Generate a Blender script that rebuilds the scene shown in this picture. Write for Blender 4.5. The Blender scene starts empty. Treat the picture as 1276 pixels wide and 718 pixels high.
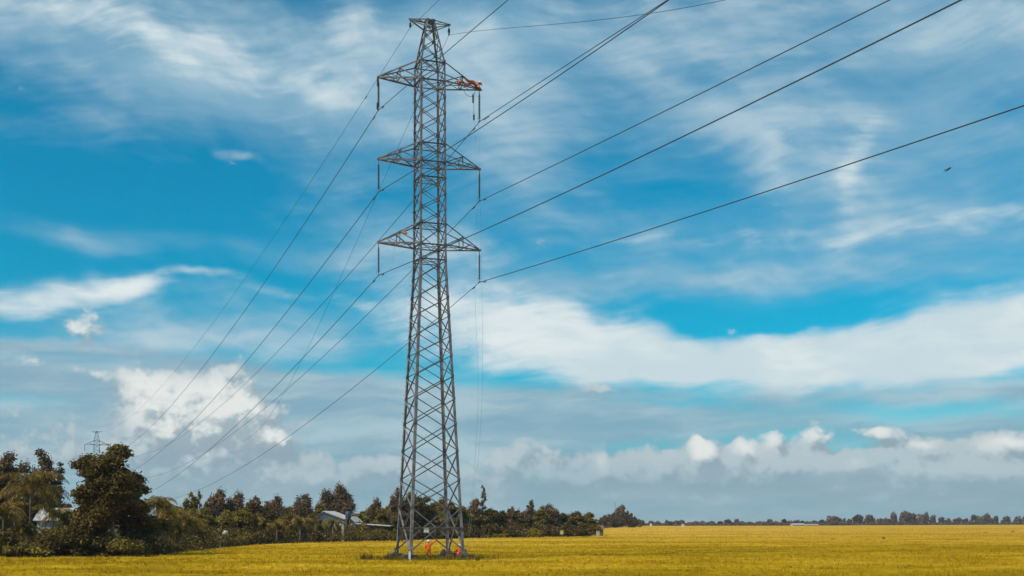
import bpy, bmesh, math, random
import numpy as np
from mathutils import Vector, Matrix
SC = bpy.context.scene
COL = SC.collection
R = math.radians
# ------------------------------------------------------------------ camera, sky, sun, exposure
F, HOR, CH = 1500.0, 650.5, 3.26          # focal length in pixels of the 1276 px frame, horizon row, eye height
cam_d = bpy.data.cameras.new('camera'); cam = bpy.data.objects.new('camera', cam_d); COL.objects.link(cam)
cam.location = (0, 0, CH); cam.rotation_euler = (R(90), 0, 0)
cam_d.sensor_width = 36; cam_d.lens = 36*F/1276; cam_d.shift_y = (HOR-359)/1276
cam_d.clip_start = 0.5; cam_d.clip_end = 30000
SC.camera = cam
SC.view_settings.view_transform = 'Standard'; SC.view_settings.look = 'None'
SC.view_settings.exposure = 0.0; SC.view_settings.gamma = 1.0
SUN_DIR = Vector((-0.70, -0.50, 0.85)).normalized()     # towards the sun
SUN_EL = math.asin(SUN_DIR.z); SUN_AZ = math.atan2(SUN_DIR.x, SUN_DIR.y)
sun_d = bpy.data.lights.new('sun', 'SUN'); sun_d.energy = 3.7; sun_d.angle = R(0.6); sun_d.color = (1.0, 0.89, 0.74)
sun = bpy.data.objects.new('sun', sun_d); COL.objects.link(sun)
sun.rotation_euler = SUN_DIR.to_track_quat('Z', 'Y').to_euler(); sun.location = (0, 0, 80)
SC.cycles.use_adaptive_sampling = True; SC.cycles.adaptive_threshold = 0.015; SC.cycles.adaptive_min_samples = 12; SC.cycles.use_denoising = True
WS = 0.10
HAZE = 0.00011
world = bpy.data.worlds.new('World'); SC.world = world; world.use_nodes = True
wt = world.node_tree; wt.nodes.clear()
class Net:
    tok = None; dim = '3D'
    def __init__(s, t): s.t = t
    def put(s, sock, v):
        if isinstance(v, bpy.types.NodeSocket): s.t.links.new(v, sock)
        else: sock.default_value = v
    def m(s, op, a, b=None, c=None, clamp=False):
        n = s.t.nodes.new('ShaderNodeMath'); n.operation = op; n.use_clamp = clamp
        s.put(n.inputs[0], a)
        if b is not None: s.put(n.inputs[1], b)
        if c is not None: s.put(n.inputs[2], c)
        return n.outputs[0]
    def v(s, op, a, b=None, scale=None):
        n = s.t.nodes.new('ShaderNodeVectorMath'); n.operation = op
        s.put(n.inputs[0], a)
        if b is not None: s.put(n.inputs[1], b)
        if scale is not None: s.put(n.inputs['Scale'], scale)
        return n.outputs['Value'] if op in ('DOT_PRODUCT', 'LENGTH') else n.outputs[0]
    def comb(s, x, y, z=0.0):
        n = s.t.nodes.new('ShaderNodeCombineXYZ')
        for i, q in enumerate((x, y, z)): s.put(n.inputs[i], q)
        return n.outputs[0]
    def sep(s, a):
        n = s.t.nodes.new('ShaderNodeSeparateXYZ'); s.put(n.inputs[0], a); return n.outputs
    def noise(s, vec, scale, detail=5, rough=0.55, dist=0.0, col=False, lac=2.0):
        n = s.t.nodes.new('ShaderNodeTexNoise'); n.noise_dimensions = s.dim; s.put(n.inputs['Vector'], vec)
        n.inputs['Scale'].default_value = scale; n.inputs['Detail'].default_value = detail
        n.inputs['Roughness'].default_value = rough; n.inputs['Distortion'].default_value = dist
        n.inputs['Lacunarity'].default_value = lac
        return n.outputs['Color'] if col else n.outputs['Fac']
    def ss(s, x, a, b, lo=0.0, hi=1.0):
        n = s.t.nodes.new('ShaderNodeMapRange'); n.interpolation_type = 'SMOOTHSTEP'
        s.put(n.inputs[0], x)
        for i, q in enumerate((a, b, lo, hi)): s.put(n.inputs[1+i], q)
        return n.outputs[0]
    def mapping(s, vec, loc, rot, scl):
        n = s.t.nodes.new('ShaderNodeMapping'); n.vector_type = 'TEXTURE'; s.put(n.inputs[0], vec)
        s.put(n.inputs[1], loc); n.inputs[2].default_value = rot; n.inputs[3].default_value = scl
        return n.outputs[0]
    def mix(s, f, a, b, mode='MIX'):
        n = s.t.nodes.new('ShaderNodeMix'); n.data_type = 'RGBA'; n.blend_type = mode; n.clamp_factor = True
        s.put(n.inputs[0], f)
        for k, q in ((6, a), (7, b)):
            if not isinstance(q, bpy.types.NodeSocket) and len(q) == 3: q = (*q, 1)
            s.put(n.inputs[k], q)
        return n.outputs[2]
    def ramp(s, f, stops):
        n = s.t.nodes.new('ShaderNodeValToRGB'); s.put(n.inputs[0], f); cr = n.color_ramp
        cr.elements[0].position = stops[0][0]; cr.elements[0].color = (*stops[0][1], 1)
        cr.elements[1].position = stops[-1][0]; cr.elements[1].color = (*stops[-1][1], 1)
        for p, c in stops[1:-1]:
            e = cr.elements.new(p); e.color = (*c, 1)
        return n.outputs[0]
def lin(r, g, b):
    f = lambda c: (c/255/12.92) if c/255 <= .04045 else ((c/255+.055)/1.055)**2.4
    return (f(r), f(g), f(b))
def sky(W):
    tc = W.t.nodes.new('ShaderNodeTexCoord'); W.dim = '2D'
    d = W.sep(tc.outputs['Generated'])
    az = W.m('ARCTAN2', d[0], d[1])
    el = W.m('ARCSINE', d[2])
    U = W.m('MULTIPLY', az, F); V = W.m('MULTIPLY', el, F)     # azimuth and elevation of the sky, in 1/1500 rad
    P = W.comb(U, V)
    def warp(P, sc, amp, det=3, seed=0.0, stretch=(1, 1)):
        q = W.v('MULTIPLY', P, (sc*stretch[0], sc*stretch[1], 0)); q = W.v('ADD', q, (seed, seed*.7, seed))
        cx = W.noise(q, 1.0, det, .55)
        cy = W.noise(W.v('ADD', q, (31.7, 12.3, 5.1)), 1.0, det, .55)
        c = W.comb(W.m('MULTIPLY_ADD', cx, amp*2, -amp), W.m('MULTIPLY_ADD', cy, amp*2, -amp))
        return W.v('ADD', P, c)
    def strokes(P, L):
        acc = None
        grp = {}
        for q in L: grp.setdefault(round(q[4]/6)*6, []).append(q)
        for rot in sorted(grp):
            c, s_ = math.cos(R(-rot)), math.sin(R(-rot))
            for i in range(0, len(grp[rot]), 7):
                Pg = W.v('ADD', P, W.comb(W.m('MULTIPLY', W.tok, 1e-9), 0.0)) if W.tok is not None else P   # evaluate the groups one after the other
                if rot: Pg = W.comb(W.v('DOT_PRODUCT', Pg, (c, s_, 0)), W.v('DOT_PRODUCT', Pg, (-s_, c, 0)))
                for (x, y, rx, ry, _, a) in grp[rot][i:i+7]:
                    az0 = math.atan((x-638)/F); u = F*az0; v = F*math.atan((HOR-y)/F*math.cos(az0))
                    u, v = u*c+v*s_, -u*s_+v*c
                    n = W.t.nodes.new('ShaderNodeVectorMath'); n.operation = 'MULTIPLY_ADD'; W.put(n.inputs[0], Pg)
                    n.inputs[1].default_value = (1/rx, 1/ry, 0); n.inputs[2].default_value = (-u/rx, -v/ry, 0)
                    g = W.m('POWER', .36788, W.v('DOT_PRODUCT', n.outputs[0], n.outputs[0]))
                    acc = W.m('MULTIPLY', g, a) if acc is None else W.m('MULTIPLY_ADD', g, a, acc)
                W.tok = acc
        return acc
    # clear sky
    st = W.t.nodes.new('ShaderNodeTexSky'); st.sky_type = 'NISHITA'; st.sun_disc = False
    st.sun_elevation = SUN_EL; st.sun_rotation = SUN_AZ; st.air_density = 1.0; st.dust_density = 0.6; st.ozone_density = 1.5
    base = W.mix(1.0, st.outputs[0], SKY_TINT, 'MULTIPLY')
    K = 1.0/WS
    cl = lambda r, g, b: tuple(c*K for c in lin(r, g, b))
    # high thin cloud
    P1 = warp(P, .0055, 24, 3, 3.1)
    PF = warp(P, .0026, 48, 2, 7.7)
    veil = strokes(P1, VEIL)
    white = strokes(P1, WHITE)
    fib = W.noise(W.mapping(PF, (0, 0, 0), (0, 0, R(7)), (170, 34, 1)), 1.0, 6, .55)
    fib2 = W.noise(W.mapping(PF, (40, 0, 0), (0, 0, R(-38)), (150, 60, 1)), 1.0, 5, .5)
    fine = W.noise(W.mapping(PF, (40, 0, 0), (0, 0, R(5)), (64, 13, 1)), 1.0, 6, .58)
    tex = W.m('ADD', W.m('MULTIPLY', fib, .46), W.m('ADD', W.m('MULTIPLY', fib2, .32), W.m('MULTIPLY', fine, .24)))
    tn = W.m('SUBTRACT', tex, .5)
    gen = W.ss(W.m('ABSOLUTE', az), .46, .75)               # beyond the part of the sky described below: scattered cloud
    gen = W.m('MULTIPLY', gen, .45)
    hi = W.ss(el, .42, .7); gen = W.m('ADD', gen, W.m('MULTIPLY', hi, .35))
    big = W.noise(W.mapping(P1, (0, 0, 0), (0, 0, R(-14)), (260, 90, 1)), 1.0, 4, .5)
    va = W.m('ADD', W.m('ADD', veil, gen), W.m('MULTIPLY_ADD', tn, 1.2, W.m('MULTIPLY_ADD', big, 1.3, -.65)))
    va = W.ss(va, -.20, 1.35)
    thick = W.ss(W.m('MULTIPLY_ADD', tn, 1.2, big), .36, .86)
    col = W.mix(W.m('MULTIPLY', va, .95), base, W.mix(thick, cl(*C_VEIL), cl(*C_VEIL2)))
    wa = W.m('ADD', white, W.m('MULTIPLY_ADD', tn, 3.0, W.m('MULTIPLY_ADD', big, .5, -.25)))
    wa = W.m('MULTIPLY', W.ss(wa, .0, 1.35), W.ss(white, .0, .5))
    col = W.mix(wa, col, W.mix(thick, cl(*C_WHITE0), cl(*C_WHITE)))
    # low grey layer
    P2 = warp(P, .008, 14, 4, 17.0, (1, 2))
    lowv = W.sep(P2)[1]
    edge = strokes(P2, LOWEDGE)
    g0 = W.m('ADD', W.m('SUBTRACT', 176.0, lowv), W.m('MULTIPLY', edge, 60.0))
    ga = W.m('MULTIPLY', W.ss(g0, -6, 20), W.m('SUBTRACT', 1.0, W.m('MULTIPLY', strokes(P1, GAPS), 1.0), clamp=True))
    gband = W.noise(W.mapping(P2, (0, 0, 0), (0, 0, R(2)), (210, 34, 1)), 1.0, 6, .55)
    gcol = W.ramp(W.ss(gband, .30, .72), [(0, cl(*C_G0)), (.5, cl(*C_G1)), (1, cl(*C_G2))])
    col = W.mix(W.m('MULTIPLY', ga, .90), col, gcol)
    # cumulus: lumpy outline, lit from the upper left
    def lumps(P):
        Q = warp(P, .030, 8, 3, 5.0)
        n1 = W.noise(W.v('MULTIPLY', Q, (.013, .017, 0)), 1.0, 5, .56)
        vo = W.t.nodes.new('ShaderNodeTexVoronoi'); vo.voronoi_dimensions = '2D'; vo.feature = 'F1'
        W.put(vo.inputs['Vector'], W.v('MULTIPLY', Q, (.034, .042, 0))); vo.inputs['Scale'].default_value = 1.0
        vo.inputs['Detail'].default_value = 2.0; vo.inputs['Roughness'].default_value = .55; vo.inputs['Lacunarity'].default_value = 2.2
        bump = W.m('SUBTRACT', .42, vo.outputs['Distance'])
        return Q, W.m('ADD', W.m('SUBTRACT', n1, .5), W.m('MULTIPLY', bump, .30))
    PB = W.v('ADD', P, (-9.0, 14.0, 0))
    QA, la = lumps(P); QB, lb = lumps(PB)
    gq = strokes(QA, GREYCU); wq = strokes(QA, WHITECU)
    d0 = W.m('MULTIPLY_ADD', la, 1.3, W.m('MULTIPLY_ADD', wq, .8, gq))
    gq2 = strokes(QB, GREYCU); wq2 = strokes(QB, WHITECU)
    d1 = W.m('MULTIPLY_ADD', lb, 1.3, W.m('MULTIPLY_ADD', wq2, .8, gq2))
    lit = W.ss(W.m('SUBTRACT', d0, d1), -.22, .42)
    a0 = W.m('MULTIPLY', W.ss(d0, .20, .66), W.ss(lowv, 40, 90, .55, .96))
    body = W.mix(lit, cl(*C_CU0), cl(*C_CU1))
    wf = W.m('MULTIPLY', W.ss(W.m('MULTIPLY_ADD', la, .85, wq), .02, 1.15), W.m('MULTIPLY_ADD', lit, .82, .12))
    col = W.mix(a0, col, W.mix(wf, body, cl(*C_CU3)))
    # bright pale air right at the horizon, dull ground glow below it
    hz = W.ss(el, 0.0, .036, 1.0, 0.0)
    col = W.mix(W.m('MULTIPLY', hz, .55), col, cl(*C_HOR))
    bg = W.t.nodes.new('ShaderNodeBackground'); W.put(bg.inputs[0], col); bg.inputs[1].default_value = WS
    out = W.t.nodes.new('ShaderNodeOutputWorld'); W.t.links.new(bg.outputs[0], out.inputs[0])
SKY_TINT = (0.03, .90, 1.08)
C_VEIL = (143, 183, 205); C_WHITE = (226, 235, 236); C_WHITE0 = (200, 219, 226); C_VEIL2 = (184, 207, 218)
C_G0 = (136, 170, 189); C_G1 = (155, 182, 196); C_G2 = (176, 198, 208)
C_CU0 = (146, 168, 180); C_CU1 = (184, 199, 205); C_CU2 = (168, 186, 196); C_CU3 = (236, 238, 234)
C_HOR = (146, 176, 188)
# x, y of the cloud on the sky, half sizes, slope in degrees (down to the right positive), strength
VEIL = [(180, 60, 330, 62, 4, .75), (300, 120, 260, 40, 6, .45), (560, 40, 200, 70, 0, .75), (900, 60, 330, 90, 2, .52), (1230, 90, 160, 130, 0, .72),
        (640, 170, 90, 70, 0, .28), (1080, 190, 170, 70, -12, .34), (380, 175, 120, 40, 8, .40), (60, 165, 55, 26, 0, .22), (200, 302, 330, 16, -1, .42),
        (440, 325, 150, 30, 0, .50), (800, 300, 330, 34, -3, .34), (1200, 290, 200, 60, -3, .42), (940, 180, 120, 70, 0, .22), (780, 350, 240, 22, 3, .28),
        (90, 190, 160, 60, 0, -.30), (170, 240, 230, 45, 0, -.30), (350, 345, 150, 10, 0, -.25), (450, 410, 330, 34, 2, .62), (100, 425, 260, 26, 0, .65), (1100, 365, 160, 18, -4, -.15),
        (960, 404, 120, 16, 2, -.4), (60, 330, 160, 14, 0, -.3), (900, 352, 330, 22, 2, .38), (700, 350, 120, 20, 0, .25)]
WHITE = [(170, 42, 210, 26, 9, .50), (330, 85, 130, 26, 10, .36), (440, 30, 62, 46, 0, .46), (60, 25, 120, 30, 0, .22), (295, 192, 34, 9, 14, .62), (350, 160, 60, 16, 16, .32), (395, 178, 60, 22, 30, .22),
         (60, 372, 90, 17, -8, .80), (0, 386, 50, 16, 0, .60), (150, 355, 70, 12, -3, .40), (430, 372, 150, 10, 4, .42), (500, 415, 130, 22, 3, .45), (250, 344, 60, 6, -4, .45), (450, 332, 90, 22, 0, .30),
         (640, 395, 110, 30, 4, .78), (760, 432, 160, 34, 6, 1.05), (930, 450, 230, 30, 0, 1.15), (1130, 440, 190, 38, -4, 1.15), (1250, 415, 130, 42, -6, 1.05), (1180, 385, 90, 18, -12, .35), (700, 462, 120, 14, 4, .5),
         (950, 402, 120, 15, 2, -.85), (1062, 215, 20, 62, 8, .44), (1080, 170, 14, 50, 22, .28), (965, 200, 22, 55, 4, .25), (1240, 150, 30, 110, 18, .28), (1130, 278, 230, 12, -6, .42), (860, 298, 170, 9, -2, .30),
         (610, 312, 36, 34, 40, .35), (740, 15, 140, 26, 0, .22), (600, 30, 40, 40, 0, .15), (560, 400, 60, 20, 0, .3), (1280, 262, 80, 16, -8, .3)]
LOWEDGE = [(60, 440, 200, 50, 0, .75), (330, 470, 170, 40, 0, .3), (700, 500, 150, 30, 6, .0), (1000, 500, 260, 40, 0, -.25), (1250, 480, 140, 30, 0, .0)]
GAPS = [(1160, 505, 170, 13, -2, .62), (860, 500, 90, 7, 0, .45), (980, 545, 90, 12, 0, .55), (1080, 560, 60, 10, 0, .5), (800, 560, 60, 9, 0, .4), (190, 450, 260, 8, 0, .30), (30, 500, 60, 7, 0, .4), (600, 465, 60, 12, 0, .6), (640, 590, 50, 8, 0, .2)]
GREYCU = [(240, 555, 120, 74, 10, .85), (350, 590, 150, 34, 0, .7), (480, 598, 120, 26, 0, .55), (655, 572, 56, 26, 0, .65), (710, 598, 110, 28, 0, .8), (880, 602, 110, 26, 0, .9),
          (975, 588, 70, 28, 0, .75), (1110, 592, 110, 36, 0, 1.0), (1240, 588, 80, 34, 0, .9), (1290, 600, 120, 26, 0, .7), (790, 585, 60, 24, 0, .6), (1010, 576, 150, 16, 0, .45), (900, 574, 60, 12, 0, .3), (740, 487, 34, 9, 0, .55), (80, 560, 150, 40, 0, .3), (-150, 580, 160, 40, 0, .6), (1450, 580, 160, 40, 0, .7)]
WHITECU = [(178, 480, 30, 30, 6, .90), (212, 486, 22, 26, 0, .35), (200, 525, 40, 44, 0, .42), (256, 505, 38, 44, 0, .75), (285, 545, 60, 30, 0, .20), (292, 504, 32, 38, 0, .95), (318, 530, 28, 30, 0, .75), (342, 545, 16, 12, 30, .7), (225, 530, 80, 36, 10, .42), (200, 590, 60, 16, 0, .2),
           (112, 402, 24, 17, 12, .80), (96, 418, 20, 14, 0, .4), (872, 553, 15, 12, 24, .95), (880, 566, 15, 12, 24, .8), (752, 578, 12, 13, 36, .85), (928, 557, 17, 12, 12, .80), (964, 549, 14, 15, 0, .85), (1019, 544, 24, 14, 0, .95), (1095, 538, 28, 8, 6, .95),
           (1150, 553, 20, 9, 6, .80), (1258, 551, 22, 10, 6, .85), (1226, 556, 20, 9, 6, .6), (655, 548, 36, 14, 0, .5), (690, 562, 24, 10, 0, .3), (912, 414, 18, 8, 0, .65), (104, 463, 30, 5, 0, .62), (20, 452, 44, 9, -6, .5), (740, 482, 36, 10, 0, .45), (1065, 577, 18, 9, 0, .5), (590, 575, 40, 14, 0, .35), (480, 580, 40, 14, 0, .3), (1310, 556, 26, 10, 0, .6)]
sky(Net(wt))
world.cycles.sampling_method = 'MANUAL'; world.cycles.sample_map_resolution = 256
# ------------------------------------------------------------------ helpers
def at(x, d, y=None, z=0.0):
    """the place that the photo shows at column x (and row y), d metres out"""
    if y is not None: z = CH+(HOR-y)/F*d
    return Vector(((x-638)/F*d, d, z))
def tag(o, label=None, cat=None, group=None, kind=None):
    if label: o['label'] = label
    if cat: o['category'] = cat
    if group: o['group'] = group
    if kind: o['kind'] = kind
    return o
def thing(name, label, cat, loc=(0, 0, 0), rz=0.0, group=None):
    o = bpy.data.objects.new(name, None); COL.objects.link(o); o.location = loc; o.rotation_euler = (0, 0, rz)
    o.empty_display_size = .2
    return tag(o, label, cat, group)
def link(name, me, mat=None, parent=None):
    o = bpy.data.objects.new(name, me); COL.objects.link(o)
    if mat: me.materials.append(mat)
    if parent: o.parent = parent
    return o
def np_mesh(name, V, Fc, mats=None, midx=None, smooth=False):
    """V (n,3), Fc (m,k) equal-sized faces"""
    me = bpy.data.meshes.new(name); V = np.asarray(V, dtype=np.float32); Fc = np.asarray(Fc, dtype=np.int32)
    m, k = Fc.shape
    me.vertices.add(len(V)); me.vertices.foreach_set('co', V.ravel())
    me.loops.add(m*k); me.loops.foreach_set('vertex_index', Fc.ravel())
    me.polygons.add(m); me.polygons.foreach_set('loop_start', np.arange(0, m*k, k, dtype=np.int32))
    if smooth: me.polygons.foreach_set('use_smooth', np.ones(m, dtype=bool))
    me.update(calc_edges=True)
    return me
class MB:
    """collects shapes for one mesh"""
    def __init__(s): s.v = []; s.f = []
    def add(s, v, f):
        k = len(s.v); s.v += [tuple(q) for q in v]; s.f += [tuple(k+i for i in g) for g in f]
    def box(s, c, size, rot=None, taper=1.0):
        x, y, z = (q/2 for q in size); v = []
        for dz in (-1, 1):
            t = taper if dz > 0 else 1
            for a, b in ((-1, -1), (1, -1), (1, 1), (-1, 1)):
                p = Vector((a*x*t, b*y*t, dz*z))
                if rot: p = rot @ p
                v.append(p+Vector(c))
        s.add(v, [(3, 2, 1, 0), (4, 5, 6, 7), (0, 1, 5, 4), (1, 2, 6, 5), (2, 3, 7, 6), (3, 0, 4, 7)])
    def angle(s, p, q, w, t=0.018, up=None):
        """an L-section steel member from p to q, legs w wide"""
        p = Vector(p); q = Vector(q); d = (q-p).normalized()
        u = Vector(up) if up is not None else Vector((0, 0, 1))
        if abs(d.dot(u.normalized())) > .98: u = Vector((1, 0, 0))
        a = (u-d*u.dot(d)).normalized(); b = d.cross(a)
        prof = [(0, 0), (w, 0), (w, t), (t, t), (t, w), (0, w)]
        v = [P+a*(x-w*.3)+b*(y-w*.3) for P in (p, q) for x, y in prof]
        s.add(v, [(i, (i+1) % 6, (i+1) % 6+6, i+6) for i in range(6)]+[(5, 4, 3, 2, 1, 0), (6, 7, 8, 9, 10, 11)])
    def tube(s, pts, rad, n=6, cap=True):
        pts = [Vector(p) for p in pts]; k = len(pts)
        if not hasattr(rad, '__len__'): rad = [rad]*k
        base = len(s.v); a = None
        for i, p in enumerate(pts):
            d = (pts[min(i+1, k-1)]-pts[max(i-1, 0)]).normalized()
            if a is None: a = d.orthogonal().normalized()
            else:
                a = a-d*a.dot(d); a = a.normalized() if a.length > 1e-6 else d.orthogonal().normalized()
            b = d.cross(a)
            for j in range(n):
                t = 2*math.pi*j/n; s.v.append(tuple(p+(a*math.cos(t)+b*math.sin(t))*rad[i]))
        for i in range(k-1):
            for j in range(n):
                s.f.append((base+i*n+j, base+i*n+(j+1) % n, base+(i+1)*n+(j+1) % n, base+(i+1)*n+j))
        if cap:
            s.f.append(tuple(base+j for j in range(n))[::-1]); s.f.append(tuple(base+(k-1)*n+j for j in range(n)))
    def lathe(s, c, prof, n=10):
        """prof: (radius, z) pairs, closed at both ends"""
        base = len(s.v)
        for r, z in prof:
            for j in range(n):
                t = 2*math.pi*j/n; s.v.append((c[0]+r*math.cos(t), c[1]+r*math.sin(t), c[2]+z))
        for i in range(len(prof)-1):
            for j in range(n):
                s.f.append((base+i*n+j, base+i*n+(j+1) % n, base+(i+1)*n+(j+1) % n, base+(i+1)*n+j))
        s.f.append(tuple(base+j for j in range(n))[::-1]); s.f.append(tuple(base+(len(prof)-1)*n+j for j in range(n)))
    def blob(s, c, r, n=10, m=7, rot=None, wob=0.0, rng=None):
        base = len(s.v); c = Vector(c); r = Vector(r) if hasattr(r, '__len__') else Vector((r, r, r))
        for i in range(m+1):
            ph = math.pi*i/m
            for j in range(n):
                t = 2*math.pi*j/n; k = 1+(rng.uniform(-wob, wob) if rng else 0)
                p = Vector((r.x*math.sin(ph)*math.cos(t)*k, r.y*math.sin(ph)*math.sin(t)*k, r.z*math.cos(ph)*k))
                if rot: p = rot @ p
                s.v.append(tuple(c+p))
        for i in range(m):
            for j in range(n):
                s.f.append((base+i*n+j, base+(i+1)*n+j, base+(i+1)*n+(j+1) % n, base+i*n+(j+1) % n))
    def build(s, name, mat, parent=None, smooth=False):
        me = bpy.data.meshes.new(name); me.from_pydata(s.v, [], s.f)
        if smooth:
            me.polygons.foreach_set('use_smooth', [True]*len(me.polygons))
        me.update()
        return link(name, me, mat, parent)
# ------------------------------------------------------------------ materials
MATS = {}
def mat(name, color, rough=.7, metal=0.0, var=0.0, scale=1.0, dark=None, bump=0.0, island=0.0, trans=0.0, spec=.5):
    if name in MATS: return MATS[name]
    m = bpy.data.materials.new(name); m.use_nodes = True; W = Net(m.node_tree)
    bsdf = m.node_tree.nodes['Principled BSDF']; out = m.node_tree.nodes['Material Output']
    tc = m.node_tree.nodes.new('ShaderNodeTexCoord'); ob = tc.outputs['Object']
    col = (*color, 1)
    if var or dark:
        n1 = W.noise(ob, scale, 6, .6)
        d = dark if dark else tuple(c*(1-var) for c in color)
        col = W.mix(W.ss(n1, .35, .65), (*d, 1), (*color, 1))
    if island:
        g = m.node_tree.nodes.new('ShaderNodeNewGeometry')
        f = W.m('MULTIPLY_ADD', g.outputs['Random Per Island'], island, 1-island/2)
        col = W.mix(1.0, col if isinstance(col, bpy.types.NodeSocket) else col, W.comb(f, f, f), 'MULTIPLY')
    W.put(bsdf.inputs['Base Color'], col)
    bsdf.inputs['Roughness'].default_value = rough; bsdf.inputs['Metallic'].default_value = metal
    bsdf.inputs['Specular IOR Level'].default_value = spec
    if bump:
        b = m.node_tree.nodes.new('ShaderNodeBump'); b.inputs['Strength'].default_value = bump; b.inputs['Distance'].default_value = .02
        m.node_tree.links.new(W.noise(ob, scale*4, 5, .6), b.inputs['Height']); m.node_tree.links.new(b.outputs[0], bsdf.inputs['Normal'])
    if trans:
        tr = m.node_tree.nodes.new('ShaderNodeBsdfTranslucent'); W.put(tr.inputs[0], col)
        mx = m.node_tree.nodes.new('ShaderNodeMixShader'); mx.inputs[0].default_value = trans
        m.node_tree.links.new(bsdf.outputs[0], mx.inputs[1]); m.node_tree.links.new(tr.outputs[0], mx.inputs[2])
        m.node_tree.links.new(mx.outputs[0], out.inputs[0])
    MATS[name] = m
    return m
steel = mat('galvanised_steel', (.27, .25, .265), .6, .25, dark=(.125, .12, .14), scale=1.4)  # tones of sunlit and shaded bars, mottled into the colour
steel_far = mat('far_steel', (.22, .23, .25), .6, .3)
cable = mat('cable', (.035, .04, .045), .55, .2)
rope = mat('rope', (.30, .32, .33), .9)
sheds = mat('insulator', (.035, .045, .055), .35)
concrete = mat('concrete', (.13, .095, .065), .95, dark=(.035, .024, .016), scale=2.2, bump=.6)
white_paint = mat('white_paint', (.72, .72, .70), .5, var=.12, scale=5)
orange_cloth = mat('orange_cloth', (.85, .17, .012), .85, dark=(.62, .11, .008), scale=6)
pink_cloth = mat('faded_orange_cloth', (.85, .34, .24), .85, dark=(.5, .10, .05), scale=5)
skin = mat('skin', (.30, .16, .10), .6)
helmet_m = mat('helmet', (.80, .79, .74), .35)
dark_cloth = mat('dark_cloth', (.03, .028, .03), .9)
amber_cloth = mat('amber_cloth', (.70, .30, .03), .85)
def leafmat(name, a, b, tip=None, tr=.25, isl=.9):
    if name in MATS: return MATS[name]
    m = bpy.data.materials.new(name); m.use_nodes = True; W = Net(m.node_tree); nt = m.node_tree
    bsdf = nt.nodes['Principled BSDF']; out = nt.nodes['Material Output']
    g = nt.nodes.new('ShaderNodeNewGeometry'); r = g.outputs['Random Per Island']
    tc = nt.nodes.new('ShaderNodeTexCoord')
    n1 = W.noise(tc.outputs['Object'], .55, 3, .5)
    f = W.m('ADD', W.m('MULTIPLY', r, .65), W.m('MULTIPLY', W.ss(n1, .35, .65), .35))
    col = W.ramp(f, [(0, a), (.72, b), (1, tip or b)])  # palest tone puts sunlit highlights into the colour of random leaves
    W.put(bsdf.inputs['Base Color'], col); bsdf.inputs['Roughness'].default_value = .75; bsdf.inputs['Specular IOR Level'].default_value = .08
    t = nt.nodes.new('ShaderNodeBsdfTranslucent'); W.put(t.inputs[0], col)
    mx = nt.nodes.new('ShaderNodeMixShader'); mx.inputs[0].default_value = tr
    nt.links.new(bsdf.outputs[0], mx.inputs[1]); nt.links.new(t.outputs[0], mx.inputs[2]); nt.links.new(mx.outputs[0], out.inputs[0])
    MATS[name] = m
    return m
L_DARK = leafmat('leaf_dark', (.042, .032, .009), (.165, .115, .034), (.44, .30, .13))
L_MID = leafmat('leaf_olive', (.07, .055, .012), (.27, .20, .042), (.50, .37, .11))
L_BROWN = leafmat('leaf_brown', (.075, .050, .024), (.24, .150, .082), (.46, .31, .20))
L_YELLOW = leafmat('leaf_yellow', (.12, .09, .010), (.32, .23, .025), (.45, .33, .05))
L_PALM = leafmat('leaf_palm', (.065, .048, .012), (.28, .185, .045), (.62, .42, .17))
bark = mat('bark', (.11, .085, .06), .9, dark=(.05, .038, .027), scale=3)
bark_pale = mat('bark_pale', (.26, .22, .17), .9, dark=(.13, .10, .075), scale=3)
# ------------------------------------------------------------------ ground and rice
TD = 101.0                                  # distance to the foot of the big tower
TX = (535.5-638)/F*TD
PHI = R(19.5)
AX = Vector((math.cos(PHI), math.sin(PHI), 0)); BX = Vector((-math.sin(PHI), math.cos(PHI), 0))
EDGE = [(-900, 100), (-200, 104), (40, 106), (190, 108), (245, 130), (300, 156), (350, 176), (430, 192), (500, 204), (600, 238), (738, 268), (750, 600), (800, 1050), (1030, 1120), (1276, 1480), (2200, 1500)]
def edge_at(x): return float(np.interp(x, [e[0] for e in EDGE], [e[1] for e in EDGE]))
def ground_material():
    m = bpy.data.materials.new('ground_soil'); m.use_nodes = True; W = Net(m.node_tree)
    b = m.node_tree.nodes['Principled BSDF']; tc = m.node_tree.nodes.new('ShaderNodeTexCoord')
    n1 = W.noise(tc.outputs['Object'], .12, 8, .65)
    W.put(b.inputs['Base Color'], W.ramp(n1, [(.3, (.035, .032, .012)), (.5, (.075, .062, .02)), (.72, (.14, .11, .035))]))
    b.inputs['Roughness'].default_value = .95; b.inputs['Specular IOR Level'].default_value = .1
    return m
gx = np.concatenate([[-3000, -1500, -600, -250], np.arange(-150, 151, 10), [250, 600, 1500, 3000]])
gy = np.concatenate([[-3000, -800, -200, -50, 0, 30], np.arange(50, 300, 10), [400, 700, 1200, 2000, 3000]])
GX, GY = np.meshgrid(gx, gy); rs = np.random.RandomState(1)
V = np.stack([GX.ravel(), GY.ravel(), np.zeros(GX.size)], 1)
nx, ny = len(gx), len(gy)
Fc = [(j*nx+i, j*nx+i+1, (j+1)*nx+i+1, (j+1)*nx+i) for j in range(ny-1) for i in range(nx-1)]
tag(link('ground', np_mesh('ground', V, Fc), ground_material()), kind='structure')
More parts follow.
